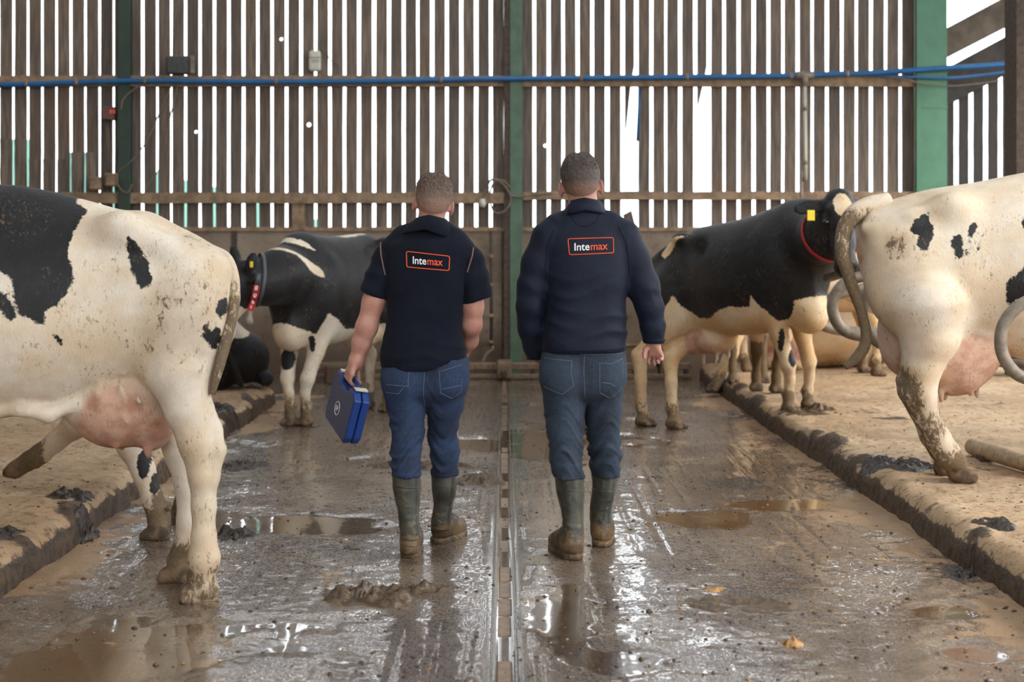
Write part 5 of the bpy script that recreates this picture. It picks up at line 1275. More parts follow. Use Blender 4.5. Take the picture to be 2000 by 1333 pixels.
def hair_cap(at, R, s, parent, mat, seed, tuft=.006, fade0=-.02, fade1=-.085, thick=.007):
    t = thick
    pr = [ell(at(0, -.008, .014), np.array((.080 + t * .7, .098 + t, .103 + t)) * s, .02, R=R), ell(at(0, -.055, -.015), np.array((.062 + t * .5, .052 + t * .6, .068 + t * .4)) * s, .025, R=R)]
    for sg in (-1, 1): pr.append(ell(at(sg * .024, -.004, .034), np.array((.058 + t * .6, .088 + t, .084 + t)) * s, .02, R=R))
    Ri = R.T; o = at(0, 0, 0)
    def clip(X, Y, Z):
        lx = Ri[0, 0] * (X - o[0]) + Ri[0, 1] * (Y - o[1]) + Ri[0, 2] * (Z - o[2]); ly = Ri[1, 1] * (Y - o[1]) + 0 * X
        lz = Ri[2, 0] * (X - o[0]) + Ri[2, 1] * (Y - o[1]) + Ri[2, 2] * (Z - o[2])
        line = np.where(ly > .06 * s, .055 * s, np.where(ly > -.005 * s, -.02 * s, -.088 * s))
        return np.maximum(line - lz, ly - .088 * s)
    me = sdf_mesh('hair', pr, .0045, smooth=1, clip=clip)
    V = verts_of(me); lz = ((V - o) @ R)[:, 2] / s
    w = np.interp(lz, (fade1, fade0, .06), (0.05, .35, 1))
    disp(me, lambda V: w * tuft * (ridge(V, (70, 70, 30), seed) * .5 + .6 * noise3(V, 160, seed + 1)) - (1 - w) * .004)
    attr(me, 'fade', np.interp(lz, (fade1, fade1 + .015, fade0, fade0 + .03), (1, .9, .45, 0)))
    h = link('hair', me, mat, parent)
    # short tufts standing up from the crown
    rnd = random.Random(seed); Vt = []; Ft = []
    idx = [i for i in range(len(V)) if lz[i] > .045]
    for _ in range(1500):
        i = rnd.choice(idx); N = (V[i] - at(0, 0, -.02)); N = N / np.linalg.norm(N); N += np.array((rnd.uniform(-.6, .6), rnd.uniform(-.4, .6), rnd.uniform(-.3, .3)))
        N /= np.linalg.norm(N); L = rnd.uniform(.5, 1.0) * tuft * 2.6; sd = np.cross(N, (rnd.random(), rnd.random(), rnd.random())); sd /= np.linalg.norm(sd) + 1e-9
        b = len(Vt); Vt += [V[i] + sd * .0011 - N * .003, V[i] - sd * .0011 - N * .003, V[i] + N * L]; Ft.append((b, b + 1, b + 2))
    m2 = mesh_np('hair_tufts', Vt, Ft); attr(m2, 'fade', np.zeros(len(Vt))); o2 = link('hair_tufts', m2, mat, h); o2['kind'] = 'stuff'
    return h
def hand_prims(fr, fingers, thumb, palm):
    pr = []
    for f in fingers: pr += chain([(fr(*q[:3]), q[3]) for q in f], .004)
    pr += chain([(fr(*q[:3]), q[3]) for q in thumb], .006)
    for a, b, ra, rb in palm: pr.append(cone(fr(*a), fr(*b), ra, rb, .008))
    return pr

# ---------------------------------------------------------------- the man on the left with the case
def man_left():
    Y0 = 6.5; s = Y0 / F
    root = empty('person', (P(843, 0, Y0)[0], Y0, 0), 'man with light brown hair in navy fleece gilet and blue jeans carrying a blue case', 'person')
    q = lambda x, y, r, dY=0.0: (P(x, y, Y0 + dY), r * (Y0 + dY) / F)
    hp, at, R = head_prims(847, 343, Y0 + .01, math.radians(6), .94)
    pr = list(hp)
    for sg in (-1, 1): pr += ear(at, R, sg, 1.08, .005)
    pr += chain([q(846, 398, 22, .0), q(842, 430, 24, -.005), q(840, 460, 30, 0)], .02)
    pr.append(torso([(470, 805, 880, .06, 0), (500, 780, 900, .09, 0), (560, 775, 900, .10, 0), (620, 768, 895, .105, 0), (690, 768, 896, .085, 0), (745, 770, 898, .085, 0)], Y0, .03))
    # left arm to the case handle
    la = [(782, 500, Y0, 18), (752, 530, Y0, 19), (738, 560, Y0, 20), (730, 590, Y0 - .005, 21.5), (716, 640, Y0 - .01, 20.5), (706, 670, Y0, 17.5), (697, 703, Y0 + .005, 13), (695, 712, Y0 + .005, 13)]
    pr += pxchain(la, .025)
    ra = [(892, 505, Y0, 18), (918, 535, Y0, 19), (926, 565, Y0 + .01, 20), (924, 600, Y0 + .02, 19.5), (922, 635, Y0 + .04, 18.5), (916, 665, Y0 + .12, 17), (902, 690, Y0 + .2, 13.5)]
    pr += pxchain(ra, .025)
    # left hand around the handle: frame with e1 along the handle (towards the far end), e2 outwards from the leg, e3 up
    Hc = P(692, 741, Y0); U = np.array((-.12, .28, .094)); U /= np.linalg.norm(U); e3 = np.array((.10, -.16, .98)); e3 -= U * (U @ e3); e3 /= np.linalg.norm(e3); e2 = np.cross(U, e3)
    if e2[0] > 0: e2 = -e2
    fr = lambda a, b, c: Hc + U * a + e2 * b + e3 * c
    fing = []
    for i, (a, ln, r) in enumerate(((.033, 1.0, .0088), (.011, 1.06, .0092), (-.011, 1.0, .0088), (-.031, .84, .0078))):
        fing.append([(a, .026, .034, r * 1.15), (a, .030, .002, r * 1.05), (a, .014, -.019 * ln, r), (a, -.012, -.019 * ln, r * .92), (a, -.022, -.004, r * .82)])
    thumb = [(.024, -.004, .062, .0125), (.046, -.020, .040, .011), (.044, -.028, .016, .0098), (.026, -.030, -.004, .0088)]
    palm = [((-.022, .018, .048), (.004, .006, .085), .0125, .018), ((-.008, .020, .048), (.004, .004, .085), .0135, .018), ((.012, .020, .048), (.008, .004, .085), .0135, .018), ((.031, .018, .048), (.012, .002, .085), .013, .018),
            ((-.030, .022, .036), (.033, .022, .036), .0105, .0115)]
    pr += hand_prims(fr, fing, thumb, palm)
    pr += chain([(fr(.004, .003, .083), .024), (P(695, 708, Y0 + .005), .029)], .02)
    # right hand forward, in the front pocket
    pr += chain([(P(902, 690, Y0 + .2), .030), (P(890, 712, Y0 + .2), .034)], .02)
    for j in range(4): pr += chain([(P(884 + 4 * j, 716, Y0 + .205 + .004 * j), .010), (P(876 + 4 * j, 742, Y0 + .19 + .004 * j), .009), (P(874 + 4 * j, 752, Y0 + .175), .008)], .005)
    pr += chain([(P(880, 706, Y0 + .17), .012), (P(868, 728, Y0 + .16), .010)], .006)
    # legs and feet under the clothes
    for rows in ([(786, 730, Y0, 36), (793, 800, Y0 + .0, 30), (796, 860, Y0 - .02, 24), (793, 930, Y0 - .06, 16), (800, 1040, Y0 - .06, 9)], [(872, 730, Y0, 36), (868, 800, Y0 + .08, 30), (868, 860, Y0 + .13, 24), (867, 930, Y0 + .16, 15), (862, 1010, Y0 + .2, 8)]):
        pr += pxchain(rows, .03)
    body = sdf_mesh('body', pr, .005, smooth=1)
    link('body', body, M['skin'], root)
    hair_cap(at, R, .94, root, M['hair_fair'], 11, .0065, -.0, -.09)
    # polo sleeves and body under the gilet
    pp = [torso([(470, 790, 892, .09, 0), (520, 770, 908, .11, 0), (600, 772, 900, .11, 0), (680, 765, 900, .11, 0)], Y0, .03)]
    pp += pxchain([(776, 490, Y0, 26), (758, 504, Y0, 28), (744, 540, Y0, 28), (733, 566, Y0, 27), (727, 588, Y0, 27)], .02) + pxchain([(898, 494, Y0, 26), (916, 510, Y0, 28), (927, 545, Y0, 28), (932, 575, Y0 + .01, 28), (935, 606, Y0 + .015, 28)], .02)
    def slv(X, Y, Z):   # slanted hems
        zl = P(0, 576, Y0)[2] + (X - P(728, 0, Y0)[0]) * -.34; zr = P(0, 588, Y0)[2] + (X - P(932, 0, Y0)[0]) * .30
        zb = np.where(X < P(757, 0, Y0)[0], zl, np.where(X > P(900, 0, Y0)[0], zr, -10))
        return (zb - Z) * .9 + 0 * Y
    sh = sdf_mesh('shirt', pp, .007, smooth=2, clip=slv)
    disp(sh, lambda V: .004 * ridge(V, (9, 9, 14), 5) + .0015 * fbm(V, 26, 2, 8)); so_ = link('shirt', sh, M['navy_polo'], root)
    # gilet
    gp = [torso([(436, 812, 874, .05, 0), (455, 782, 896, .080, 0), (478, 750, 921, .112, 0), (505, 747, 921, .124, 0), (540, 752, 914, .128, 0), (580, 756, 906, .128, 0), (630, 756, 902, .124, 0), (665, 750, 906, .130, 0), (690, 745, 910, .142, 0), (730, 744, 914, .145, 0)], Y0, .02, 2.4)]
    gp += pxchain([(842, 452, Y0, 30), (790, 468, Y0, 24), (766, 486, Y0, 21)], .03) + pxchain([(842, 452, Y0, 30), (888, 472, Y0, 22), (908, 492, Y0, 20)], .03)
    zh = lambda X: P(0, 720, Y0)[2] + np.maximum(0, X - P(835, 0, Y0)[0]) * .32 + np.maximum(0, P(800, 0, Y0)[0] - X) * .06
    gm = sdf_mesh('gilet', gp, .0065, smooth=2, clip=lambda X, Y, Z: zh(X) - Z + 0 * Y)
    zf = lambda y: P(0, y, Y0)[2]
    def fold(V):
        w = np.interp(V[:, 2], (zf(725), zf(705), zf(640), zf(600), zf(500)), (.6, 1, 1, .35, .1))
        tl = V + np.stack([0 * V[:, 0], 0 * V[:, 0], .18 * np.abs(V[:, 0] - P(830, 0, Y0)[0])], 1)
        return w * .0065 * ridge(tl, (2.2, 2.2, 17), 3) + .003 * (1 - w) * ridge(V + V[:, [2, 1, 0]] * .4, (9, 9, 3), 6) + .0012 * fbm(V, 24, 2, 2)
    disp(gm, fold); gl = link('gilet', gm, M['navy_fleece'], root); GB = bvh(gm_world(gl)); GS = bvh2(gm_world(gl), gm_world(so_))
    # folded collar standing open
    cm = collar_mesh('collar', Y0, [(808, 427), (842, 420), (872, 428)], [(772, 460), (840, 449), (892, 470)], .082, .118)
    link('collar', cm, M['navy_fleece'], gl)
    # brown piping round the armholes, logo
    stitch('piping', GS, [(744, 474), (747, 500), (751, 520), (755, 537)], Y0, gl, M['piping'], 3.0)
    stitch('piping', GS, [(925, 484), (923, 500), (918, 516), (913, 532)], Y0, gl, M['piping'], 3.0)
    stitch('hem_seam', GB, [(750, 708), (800, 711), (850, 708), (906, 690)], Y0, gl, M['navy_polo'], 1.6)
    logo(GB, [(797, 491), (880, 500.5), (879, 528), (798, 521)], 808.5, 867, 514.5, 518.5, 15, Y0, gl)
    # jeans
    L = [(700, 752, 826, Y0), (735, 748, 832, Y0), (765, 750, 833, Y0), (800, 757, 832, Y0), (830, 764, 828, Y0 - .01), (865, 764, 825, Y0 - .03), (890, 765, 820, Y0 - .045), (935, 764, 821, Y0 - .06)]
    Rr = [(700, 826, 912, Y0), (735, 828, 915, Y0), (765, 829, 910, Y0 + .02), (800, 833, 904, Y0 + .05), (835, 837, 895, Y0 + .09), (862, 840, 891, Y0 + .11), (880, 843, 895, Y0 + .12), (932, 843, 894, Y0 + .15)]
    jp = [legloft(L, .012, 1.25), legloft(Rr, .012, 1.25), torso([(690, 752, 906, .11, 0), (720, 748, 914, .12, 0), (750, 750, 914, .125, -.005), (772, 762, 905, .11, 0), (790, 790, 875, .05, 0)], Y0, .02, 2.2)]
    jp += [ell(P(790, 742, Y0 - .06), (.09, .075, .085), .04), ell(P(873, 742, Y0 - .06), (.09, .075, .085), .04)]
    jm = sdf_mesh('jeans', jp, .0065, smooth=2, clip=hems(Y0, 832, 930, 928, 698))
    jeans_folds(jm, Y0, 790, 833); j = link('jeans', jm, M['jeans_blue'], root); JB = bvh(gm_world(j))
    cut = (742, 916)
    for pts in ([(832, 722), (831, 745), (830, 770), (831, 790)], [(802, 722), (801, 752)], [(758, 746), (801, 749)], [(756, 762), (782, 764), (792, 752)], [(860, 721), (902, 709)], [(860, 721), (862, 745), (863, 762), (884, 774), (902, 762), (904, 742)], [(864, 755), (902, 748)]):
        stitch('seam', JB, pts, Y0, j, M['stitch'], .75)
    # boots
    bl = [(920, 765, 821, Y0 - .06), (960, 768, 821, Y0 - .06), (1000, 777, 819, Y0 - .07), (1040, 781, 819, Y0 - .08), (1070, 783, 819, Y0 - .085), (1090, 783, 818, Y0 - .085)]
    hy = floor_depth(1092); b = boot(root, bl, (P(800, 0, hy)[0], hy + .03), (P(803, 0, hy)[0] - .01, hy + .30), 1092, hy, 21); boot_band(b, bl, (948, 1050, 1063), Y0)
    br = [(920, 842, 893, Y0 + .16), (960, 844, 890, Y0 + .17), (990, 847, 884, Y0 + .19), (1015, 842, 881, Y0 + .2), (1035, 841, 878, Y0 + .21)]
    hy = floor_depth(1064); b = boot(root, br, (P(856, 0, hy)[0], hy + .03), (P(897, 0, hy)[0], hy + .235), 1064, hy, 22); boot_band(b, br, (946, 1030), Y0)
    return root, Hc, U, e2, e3
def bvh2(a, b):
    V = [v.co.copy() for v in a.vertices] + [v.co.copy() for v in b.vertices]; n = len(a.vertices)
    return BVHTree.FromPolygons(V, [tuple(p.vertices) for p in a.polygons] + [tuple(i + n for i in p.vertices) for p in b.polygons])
def gm_world(o):
    me = o.data.copy(); me.transform(Matrix.Translation(Vector(parent_world(o.parent)) + o.location)); return me
def collar_mesh(name, Y, top, low, dtop, dlow, th=.007):
    """stand or fall collar: an open band round the neck, `top` and `low` give left / centre / right picture points of its back edges"""
    V = []; n = 44; rows = 8
    def ring(pts, d, th_):
        xs = [P(x, y, Y) for x, y in pts]; out = []
        cx = (xs[0][0] + xs[2][0]) / 2; rx = (xs[2][0] - xs[0][0]) / 2
        for i in range(n + 1):
            a = math.pi * (1.0 + i / n) ; a = math.pi - (-.22 * math.pi) + (i / n) * (1.44 * math.pi)
            c, s_ = math.cos(a), math.sin(a)
            z = np.interp(c, (-1, 0, 1), (xs[0][2], xs[1][2], xs[2][2])) if s_ < 0 else np.interp(c, (-1, 1), (xs[0][2], xs[2][2])) - .03 * s_
            out.append(np.array((cx + (rx + th_) * c, Y + (d + th_) * s_, z)))
        return out
    for o in (0.0, -th):
        A, B = ring(top, dtop, o), ring(low, dlow, o)
        for r in range(rows):
            f = r / (rows - 1); bulge = .010 * math.sin(f * math.pi) * (1 if o == 0 else .8)
            for i in range(n + 1):
                p = A[i] * (1 - f) + B[i] * f; c = p - np.array(((A[0][0] + A[n][0]) / 2, Y, p[2])); V.append(p + c / (np.linalg.norm(c) + 1e-9) * bulge)
    W = n + 1; Q = []
    for r in range(rows - 1):
        for i in range(n): Q.append((r * W + i, r * W + i + 1, (r + 1) * W + i + 1, (r + 1) * W + i))
    off = rows * W; Q += [tuple(v + off for v in q[::-1]) for q in Q]
    for i in range(n):
        Q.append((i + 1, i, off + i, off + i + 1)); k = (rows - 1) * W; Q.append((k + i, k + i + 1, off + k + i + 1, off + k + i))
    for r in range(rows - 1):
        Q.append((r * W, (r + 1) * W, off + (r + 1) * W, off + r * W)); Q.append(((r + 1) * W + n, r * W + n, off + r * W + n, off + (r + 1) * W + n))
    return mesh_np(name, V, Q)
def jeans_folds(jm, Y0, knee, seed):
    z = lambda y: P(0, y, Y0)[2]
    def f(V):
        low = np.interp(V[:, 2], (z(932), z(915), z(870), z(830), z(790), z(740)), (.5, 1, 1, .7, .25, .12))
        tw = V + np.stack([0 * V[:, 0], 0 * V[:, 0], .25 * np.sin(V[:, 0] * 30 + seed)], 1) * .25
        r = ridge(tw, (4.5, 4.5, 24), seed)
        return low * (.0105 * r + .004 * ridge(tw, (9, 9, 40), seed + 2)) + (1 - low) * .004 * ridge(V, (10, 10, 9), seed + 5)
    disp(jm, f); V = verts_of(jm)
    low = np.interp(V[:, 2], (z(932), z(880), z(830), z(760), z(700)), (.3, .45, .4, .5, .3))
    attr(jm, 'worn', np.clip(low + .4 * (ridge(V, (4.5, 4.5, 24), seed) - .2) * np.interp(V[:, 2], (z(900), z(800)), (1, .3)) - .25 * np.clip(np.abs(V[:, 0] - P(842 if seed == 833 else 1141, 0, Y0)[0]) < .03, 0, 1), 0, 1))
ML = man_left()

# ---------------------------------------------------------------- blue case in his hand
def blue_case(Hc, U, e2):
    v = np.array((-.060, .048, -.219)); v -= U * (U @ v); v /= np.linalg.norm(v); w = np.cross(U, v)
    if w[0] > 0: w = -w                       # towards the visible large face
    root = empty('tool_case', Hc + v * .14, 'blue plastic tool case with a white latch held by the man in the gilet', 'case')
    Lh, hh, th = .165, .256, .036; top = -.004
    at = lambda a, b, c: Hc + U * a + v * b + w * c
    prof = [(-Lh, .045), (-Lh + .035, .014), (-.075, .014), (-.060, .045), (.060, .045), (.075, .014), (Lh - .035, .014), (Lh, .045), (Lh + .0, hh - .03), (Lh - .022, hh), (-Lh + .022, hh), (-Lh, hh - .03)]
    prism('lid', [at(a, b, .002) for a, b in prof], 0, 0, w * th, M['case_blue'], root, .006, 3)
    prism('shell', [at(a, b, -.002) for a, b in prof], 0, 0, -w * th, M['case_blue'], root, .006, 3)
    inner = [(a * .93, b + (.008 if b < .1 else -.008)) for a, b in prof]
    prism('face_panel', [at(a, b, .002 + th - .002) for a, b in inner], 0, 0, w * .0035, M['case_face'], root, .0015, 1)
    tube('handle', [at(-.082, .028, 0), at(-.074, .010, 0), at(-.055, .001, 0), at(0, -.001, 0), at(.055, .001, 0), at(.074, .010, 0), at(.082, .028, 0)], .0105, M['case_blue'], root, 12)
    for sgn in (-1, 1):
        a0 = sgn * .112
        prism('latch', [at(a0 - .016, .010, -.030), at(a0 + .016, .010, -.030), at(a0 + .016, .010, .030), at(a0 - .016, .010, .030)], 0, 0, -v * .008, M['white_plastic'], root, .002, 2)
        prism('foot', [at(sgn * .11 - .02, hh - .003, -.026), at(sgn * .11 + .02, hh - .003, -.026), at(sgn * .11 + .02, hh - .003, -.010), at(sgn * .11 - .02, hh - .003, -.010)], 0, 0, v * .010, M['case_blue'], root, .001, 1)
        prism('foot', [at(sgn * .11 - .02, hh - .003, .010), at(sgn * .11 + .02, hh - .003, .010), at(sgn * .11 + .02, hh - .003, .026), at(sgn * .11 - .02, hh - .003, .026)], 0, 0, v * .010, M['case_blue'], root, .001, 1)
    # round emblem on the face
    fz = .002 + th + .0025; cx, cy = .015, .155; r = .031
    tube('emblem', [at(cx + r * math.cos(t), cy + r * math.sin(t), fz) for t in np.linspace(0, 2 * math.pi, 37)], .0014, M['logo_white'], root, 5)
    me, V = text_part('SP', None, 0, 0, 0, 0, 0, None, None, 0, 'emblem_letters')
    V = V - (V.max(0) + V.min(0)) / 2; sc = .034
    # letters run up the case: their baseline follows the short side
    co = [at(cx - y * sc, cy - x * sc, fz + .001 + z * .02) for x, y, z in V]
    co = [at(cx - x * sc * -1 * -1, cy - y * sc, fz + .001 + z * .02) for x, y, z in V]
    me.vertices.foreach_set('co', np.array(co, dtype=np.float32).ravel()); me.update(); link('emblem_letters', me, M['logo_white'], root)
blue_case(*ML[1:4])

# ---------------------------------------------------------------- the man on the right
def man_right():
    Y0 = 6.5
    root = empty('person', (P(1136, 0, Y0)[0], Y0, 0), 'taller man with dark hair in navy softshell jacket and dark jeans, empty handed', 'person')
    q = lambda x, y, r, dY=0.0: (P(x, y, Y0 + dY), r * (Y0 + dY) / F)
    hp, at, R = head_prims(1134, 304, Y0 + .01, math.radians(-4), 1.0)
    pr = list(hp)
    pr += ear(at, R, -1, 1.12, .006) + ear(at, R, 1, 1.12, .005)
    pr += chain([q(1136, 362, 24, .0), q(1139, 392, 25.5, -.005), q(1139, 430, 31, 0)], .02)
    pr.append(torso([(445, 1100, 1180, .06, 0), (480, 1085, 1205, .095, 0), (540, 1078, 1214, .11, 0), (620, 1080, 1212, .11, 0), (660, 1076, 1208, .09, 0), (700, 1074, 1206, .085, 0), (740, 1074, 1204, .085, 0)], Y0, .03))
    la = [(1080, 470, Y0, 20), (1052, 530, Y0, 19), (1040, 595, Y0 - .0, 17), (1040, 640, Y0 + .04, 16), (1045, 680, Y0 + .10, 13), (1056, 698, Y0 + .12, 12)]
    ra = [(1212, 470, Y0, 20), (1244, 530, Y0, 19), (1264, 590, Y0, 17), (1273, 630, Y0 + .01, 16), (1277, 660, Y0 + .02, 13.5), (1276, 668, Y0 + .02, 13.5)]
    pr += pxchain(la, .025) + pxchain(ra, .025)
    # right hand hangs loosely: picture-plane frame a = right, b = towards the camera, c = up (metres) about the wrist
    W = P(1276, 668, Y0 + .02); fr = lambda a, b, c: W + np.array((a, -b, c))
    fing = [[(-.013, -.012, -.058, .0092), (-.019, -.022, -.086, .0083), (-.021, -.006, -.103, .0077), (-.020, .010, -.099, .007)],
            [(.005, -.004, -.062, .0092), (.006, -.012, -.089, .0084), (.003, .008, -.104, .0077), (.000, .022, -.093, .007)],
            [(.022, .006, -.060, .009), (.025, .004, -.083, .0083), (.021, .022, -.094, .0076), (.014, .032, -.084, .0068)],
            [(.036, .016, -.052, .0082), (.040, .020, -.069, .0075), (.036, .034, -.080, .0068), (.028, .040, -.073, .0062)]]
    thumb = [(-.018, .004, -.018, .013), (-.036, .006, -.034, .0115), (-.043, .010, -.054, .0098), (-.042, .016, -.074, .0085)]
    palm = [((-.008, 0, -.002), (-.010, -.010, -.056), .018, .012), ((.004, .0, -.002), (.004, -.003, -.060), .019, .012), ((.012, .002, -.004), (.018, .006, -.058), .018, .012), ((.016, .006, -.008), (.029, .014, -.052), .016, .011)]
    pr += hand_prims(fr, fing, thumb, palm)
    # left hand in the jacket pocket
    pr += chain([(P(1056, 698, Y0 + .12), .026), (P(1070, 702, Y0 + .12), .030)], .02)
    for jx in range(4): pr += chain([(P(1074, 692 + 5 * jx, Y0 + .12), .010), (P(1088, 695 + 5 * jx, Y0 + .115), .0095), (P(1098, 697 + 5 * jx, Y0 + .10), .0085)], .005)
    pr += chain([(P(1060, 694, Y0 + .11), .012), (P(1074, 690, Y0 + .105), .010)], .006)
    for rows in ([(1098, 720, Y0, 36), (1103, 800, Y0, 30), (1106, 870, Y0 - .02, 24), (1110, 935, Y0 - .06, 16), (1120, 1040, Y0 - .06, 9)], [(1180, 720, Y0, 36), (1178, 800, Y0 + .07, 30), (1180, 870, Y0 + .13, 24), (1180, 935, Y0 + .16, 15), (1174, 1010, Y0 + .2, 8)]):
        pr += pxchain(rows, .03)
    link('body', sdf_mesh('body', pr, .005, smooth=1), M['skin'], root)
    hair_cap(at, R, 1.0, root, M['hair_dark'], 17, .0045, -.025, -.095)
    # jacket
    jp = [torso([(398, 1112, 1166, .062, -.01), (416, 1104, 1175, .072, -.005), (440, 1074, 1206, .092, 0), (470, 1060, 1224, .118, 0), (510, 1060, 1228, .13, 0), (550, 1064, 1226, .133, 0), (600, 1068, 1222, .13, 0), (640, 1064, 1224, .132, 0), (670, 1060, 1223, .135, 0), (692, 1057, 1221, .135, 0)], Y0, .02, 2.4)]
    jp += pxchain([(1138, 428, Y0, 28), (1090, 444, Y0, 25), (1066, 463, Y0, 26)], .03) + pxchain([(1138, 428, Y0, 28), (1190, 442, Y0, 25), (1222, 463, Y0, 26)], .03)
    jp += pxchain([(1072, 464, Y0, 32), (1052, 515, Y0, 33), (1041, 560, Y0, 30), (1036, 598, Y0 - .005, 26), (1037, 640, Y0 + .03, 25), (1045, 678, Y0 + .09, 21), (1051, 706, Y0 + .11, 19)], .022)
    jp += pxchain([(1218, 462, Y0, 32), (1238, 510, Y0, 32), (1256, 560, Y0, 31), (1269, 600, Y0, 26), (1275, 640, Y0 + .01, 23), (1277, 671, Y0 + .02, 20)], .022)
    def jc(X, Y, Z):
        zt = np.where(X > P(1240, 0, Y0)[0], P(0, 671, Y0)[2], np.where(X < P(1056, 0, Y0)[0], P(0, 705, Y0)[2], P(0, 686, Y0)[2] + .02 * (X - P(1140, 0, Y0)[0])))
        return zt - Z + 0 * Y
    jm = sdf_mesh('jacket', jp, .0065, smooth=2, clip=jc); zf = lambda y: P(0, y, Y0)[2]
    def fold(V):
        xr = np.abs(V[:, 0] - P(1141, 0, Y0)[0]); arm = smooth01((xr - .19) / .02)
        w = np.interp(V[:, 2], (zf(690), zf(670), zf(620), zf(570), zf(480)), (.3, 1, 1, .45, .12))
        sl = V + np.stack([0 * xr, 0 * xr, .35 * (V[:, 0] - P(1141, 0, Y0)[0]) * np.sin(V[:, 0] * 9 + 1)], 1)
        b = w * .0065 * ridge(sl, (2.4, 2.4, 15), 44) + (1 - w) * .003 * ridge(V, (8, 8, 2.5), 47)
        a = .0035 * ridge(V + V[:, [2, 1, 0]] * .5, (9, 9, 15), 49) * np.interp(V[:, 2], (zf(680), zf(640), zf(560), zf(500)), (.8, 1, 1, .2))
        return b * (1 - arm) + a * arm + .0008 * fbm(V, 24, 2, 4)
    disp(jm, fold); jk = link('jacket', jm, M['navy_shell'], root); JB = bvh(gm_world(jk))
    cm = collar_mesh('collar', Y0, [(1106, 394), (1138, 387), (1171, 392)], [(1096, 423), (1139, 413), (1183, 419)], .080, .100); link('collar', cm, M['navy_shell'], jk)
    stitch('yoke_seam', JB, [(1110, 414), (1118, 432), (1130, 442), (1148, 442), (1162, 434), (1172, 414)], Y0, jk, M['navy_fleece'], 1.2)
    stitch('hem_seam', JB, [(1060, 676), (1100, 682), (1140, 681), (1180, 681), (1219, 678)], Y0, jk, M['navy_fleece'], 1.6)
    stitch('armhole_seam', JB, [(1080, 448), (1068, 480), (1064, 520), (1066, 548)], Y0, jk, M['navy_fleece'], 1.4)
    stitch('armhole_seam', JB, [(1206, 444), (1220, 475), (1226, 510), (1226, 540)], Y0, jk, M['navy_fleece'], 1.4)
    # cuffs
    for x, y, Yc, r in ((1277, 664, Y0 + .018, 20.6), (1050, 700, Y0 + .107, 20)):
        c = P(x, y, Yc); rr = r * Yc / F; pts = [c + np.array((rr * math.cos(t), rr * math.sin(t), 0)) for t in np.linspace(0, 2 * math.pi, 25)]
        tube('cuff', pts, .006, M['navy_shell'], jk, 8)
    logo(JB, [(1107, 467), (1194.5, 464.5), (1195, 494), (1109.5, 497.5)], 1118, 1183.5, 489.5, 487, 15, Y0, jk)
    L = [(690, 1060, 1138, Y0), (735, 1056, 1143, Y0), (770, 1060, 1144, Y0), (810, 1065, 1142, Y0), (850, 1070, 1138, Y0 - .02), (872, 1076, 1137, Y0 - .03), (900, 1076, 1138, Y0 - .045), (937, 1079, 1143, Y0 - .06)]
    Rr = [(690, 1138, 1218, Y0), (735, 1142, 1220, Y0), (770, 1144, 1216, Y0 + .02), (810, 1145, 1212, Y0 + .05), (850, 1149, 1208, Y0 + .09), (872, 1151, 1211, Y0 + .11), (900, 1153, 1211, Y0 + .13), (935, 1156, 1208, Y0 + .16)]
    pp = [legloft(L, .012, 1.25), legloft(Rr, .012, 1.25), torso([(680, 1062, 1218, .11, 0), (715, 1057, 1220, .12, 0), (745, 1058, 1219, .125, -.005), (770, 1072, 1208, .11, 0), (788, 1100, 1182, .05, 0)], Y0, .02, 2.2)]
    pp += [ell(P(1100, 735, Y0 - .06), (.09, .075, .085), .04), ell(P(1180, 735, Y0 - .06), (.09, .075, .085), .04)]
    pm = sdf_mesh('jeans', pp, .0065, smooth=2, clip=hems(Y0, 1145, 932, 930, 680)); jeans_folds(pm, Y0, 790, 91)
    j = link('jeans', pm, M['jeans_dark'], root); PB = bvh(gm_world(j))
    for pts in ([(1139, 690), (1137, 720), (1138, 750), (1141, 775)], [(1062, 697), (1115, 701)], [(1115, 701), (1112, 722), (1118, 747), (1096, 765), (1062, 752)], [(1168, 705), (1190, 706), (1214, 698)], [(1168, 705), (1167, 735), (1168, 762), (1189, 774), (1209, 758), (1213, 725), (1214, 698)],
                [(1172, 742), (1188, 744), (1197, 750)], [(1072, 680), (1139, 689), (1215, 688)]):
        stitch('seam', PB, pts, Y0, j, M['stitch'], .75)
    bl = [(922, 1082, 1141, Y0 - .06), (960, 1087, 1141, Y0 - .06), (1000, 1096, 1140, Y0 - .07), (1040, 1100, 1140, Y0 - .08), (1070, 1101, 1140, Y0 - .085), (1090, 1102, 1140, Y0 - .085)]
    hy = floor_depth(1096); b = boot(root, bl, (P(1122, 0, hy)[0], hy + .03), (P(1088, 0, hy)[0], hy + .26), 1096, hy, 31); boot_band(b, bl, (954, 1058), Y0)
    br = [(920, 1155, 1206, Y0 + .16), (960, 1157, 1202, Y0 + .17), (990, 1152, 1196, Y0 + .19), (1020, 1153, 1192, Y0 + .2), (1045, 1155, 1191, Y0 + .21)]
    hy = floor_depth(1070); b = boot(root, br, (P(1175, 0, hy)[0], hy + .03), (P(1191, 0, hy)[0], hy + .28), 1070, hy, 32); boot_band(b, br, (956, 1040), Y0)
man_right()
# ================================================================== fittings on the wall
def wp(x, y, d=.16): return P(x, y, WY - d)
def cable(name, pts, r, label, cat, mat='cable', parent=None, d=.13, n=8, seg=6):
    t = spline([(x, y) for x, y in pts], n); q = [P(x, y, WY - d) for x, y in t]
    o = tube(name, q, r, M[mat], parent, seg, origin=None if parent else q[0]);
    return tag(o, label, cat) if label else o
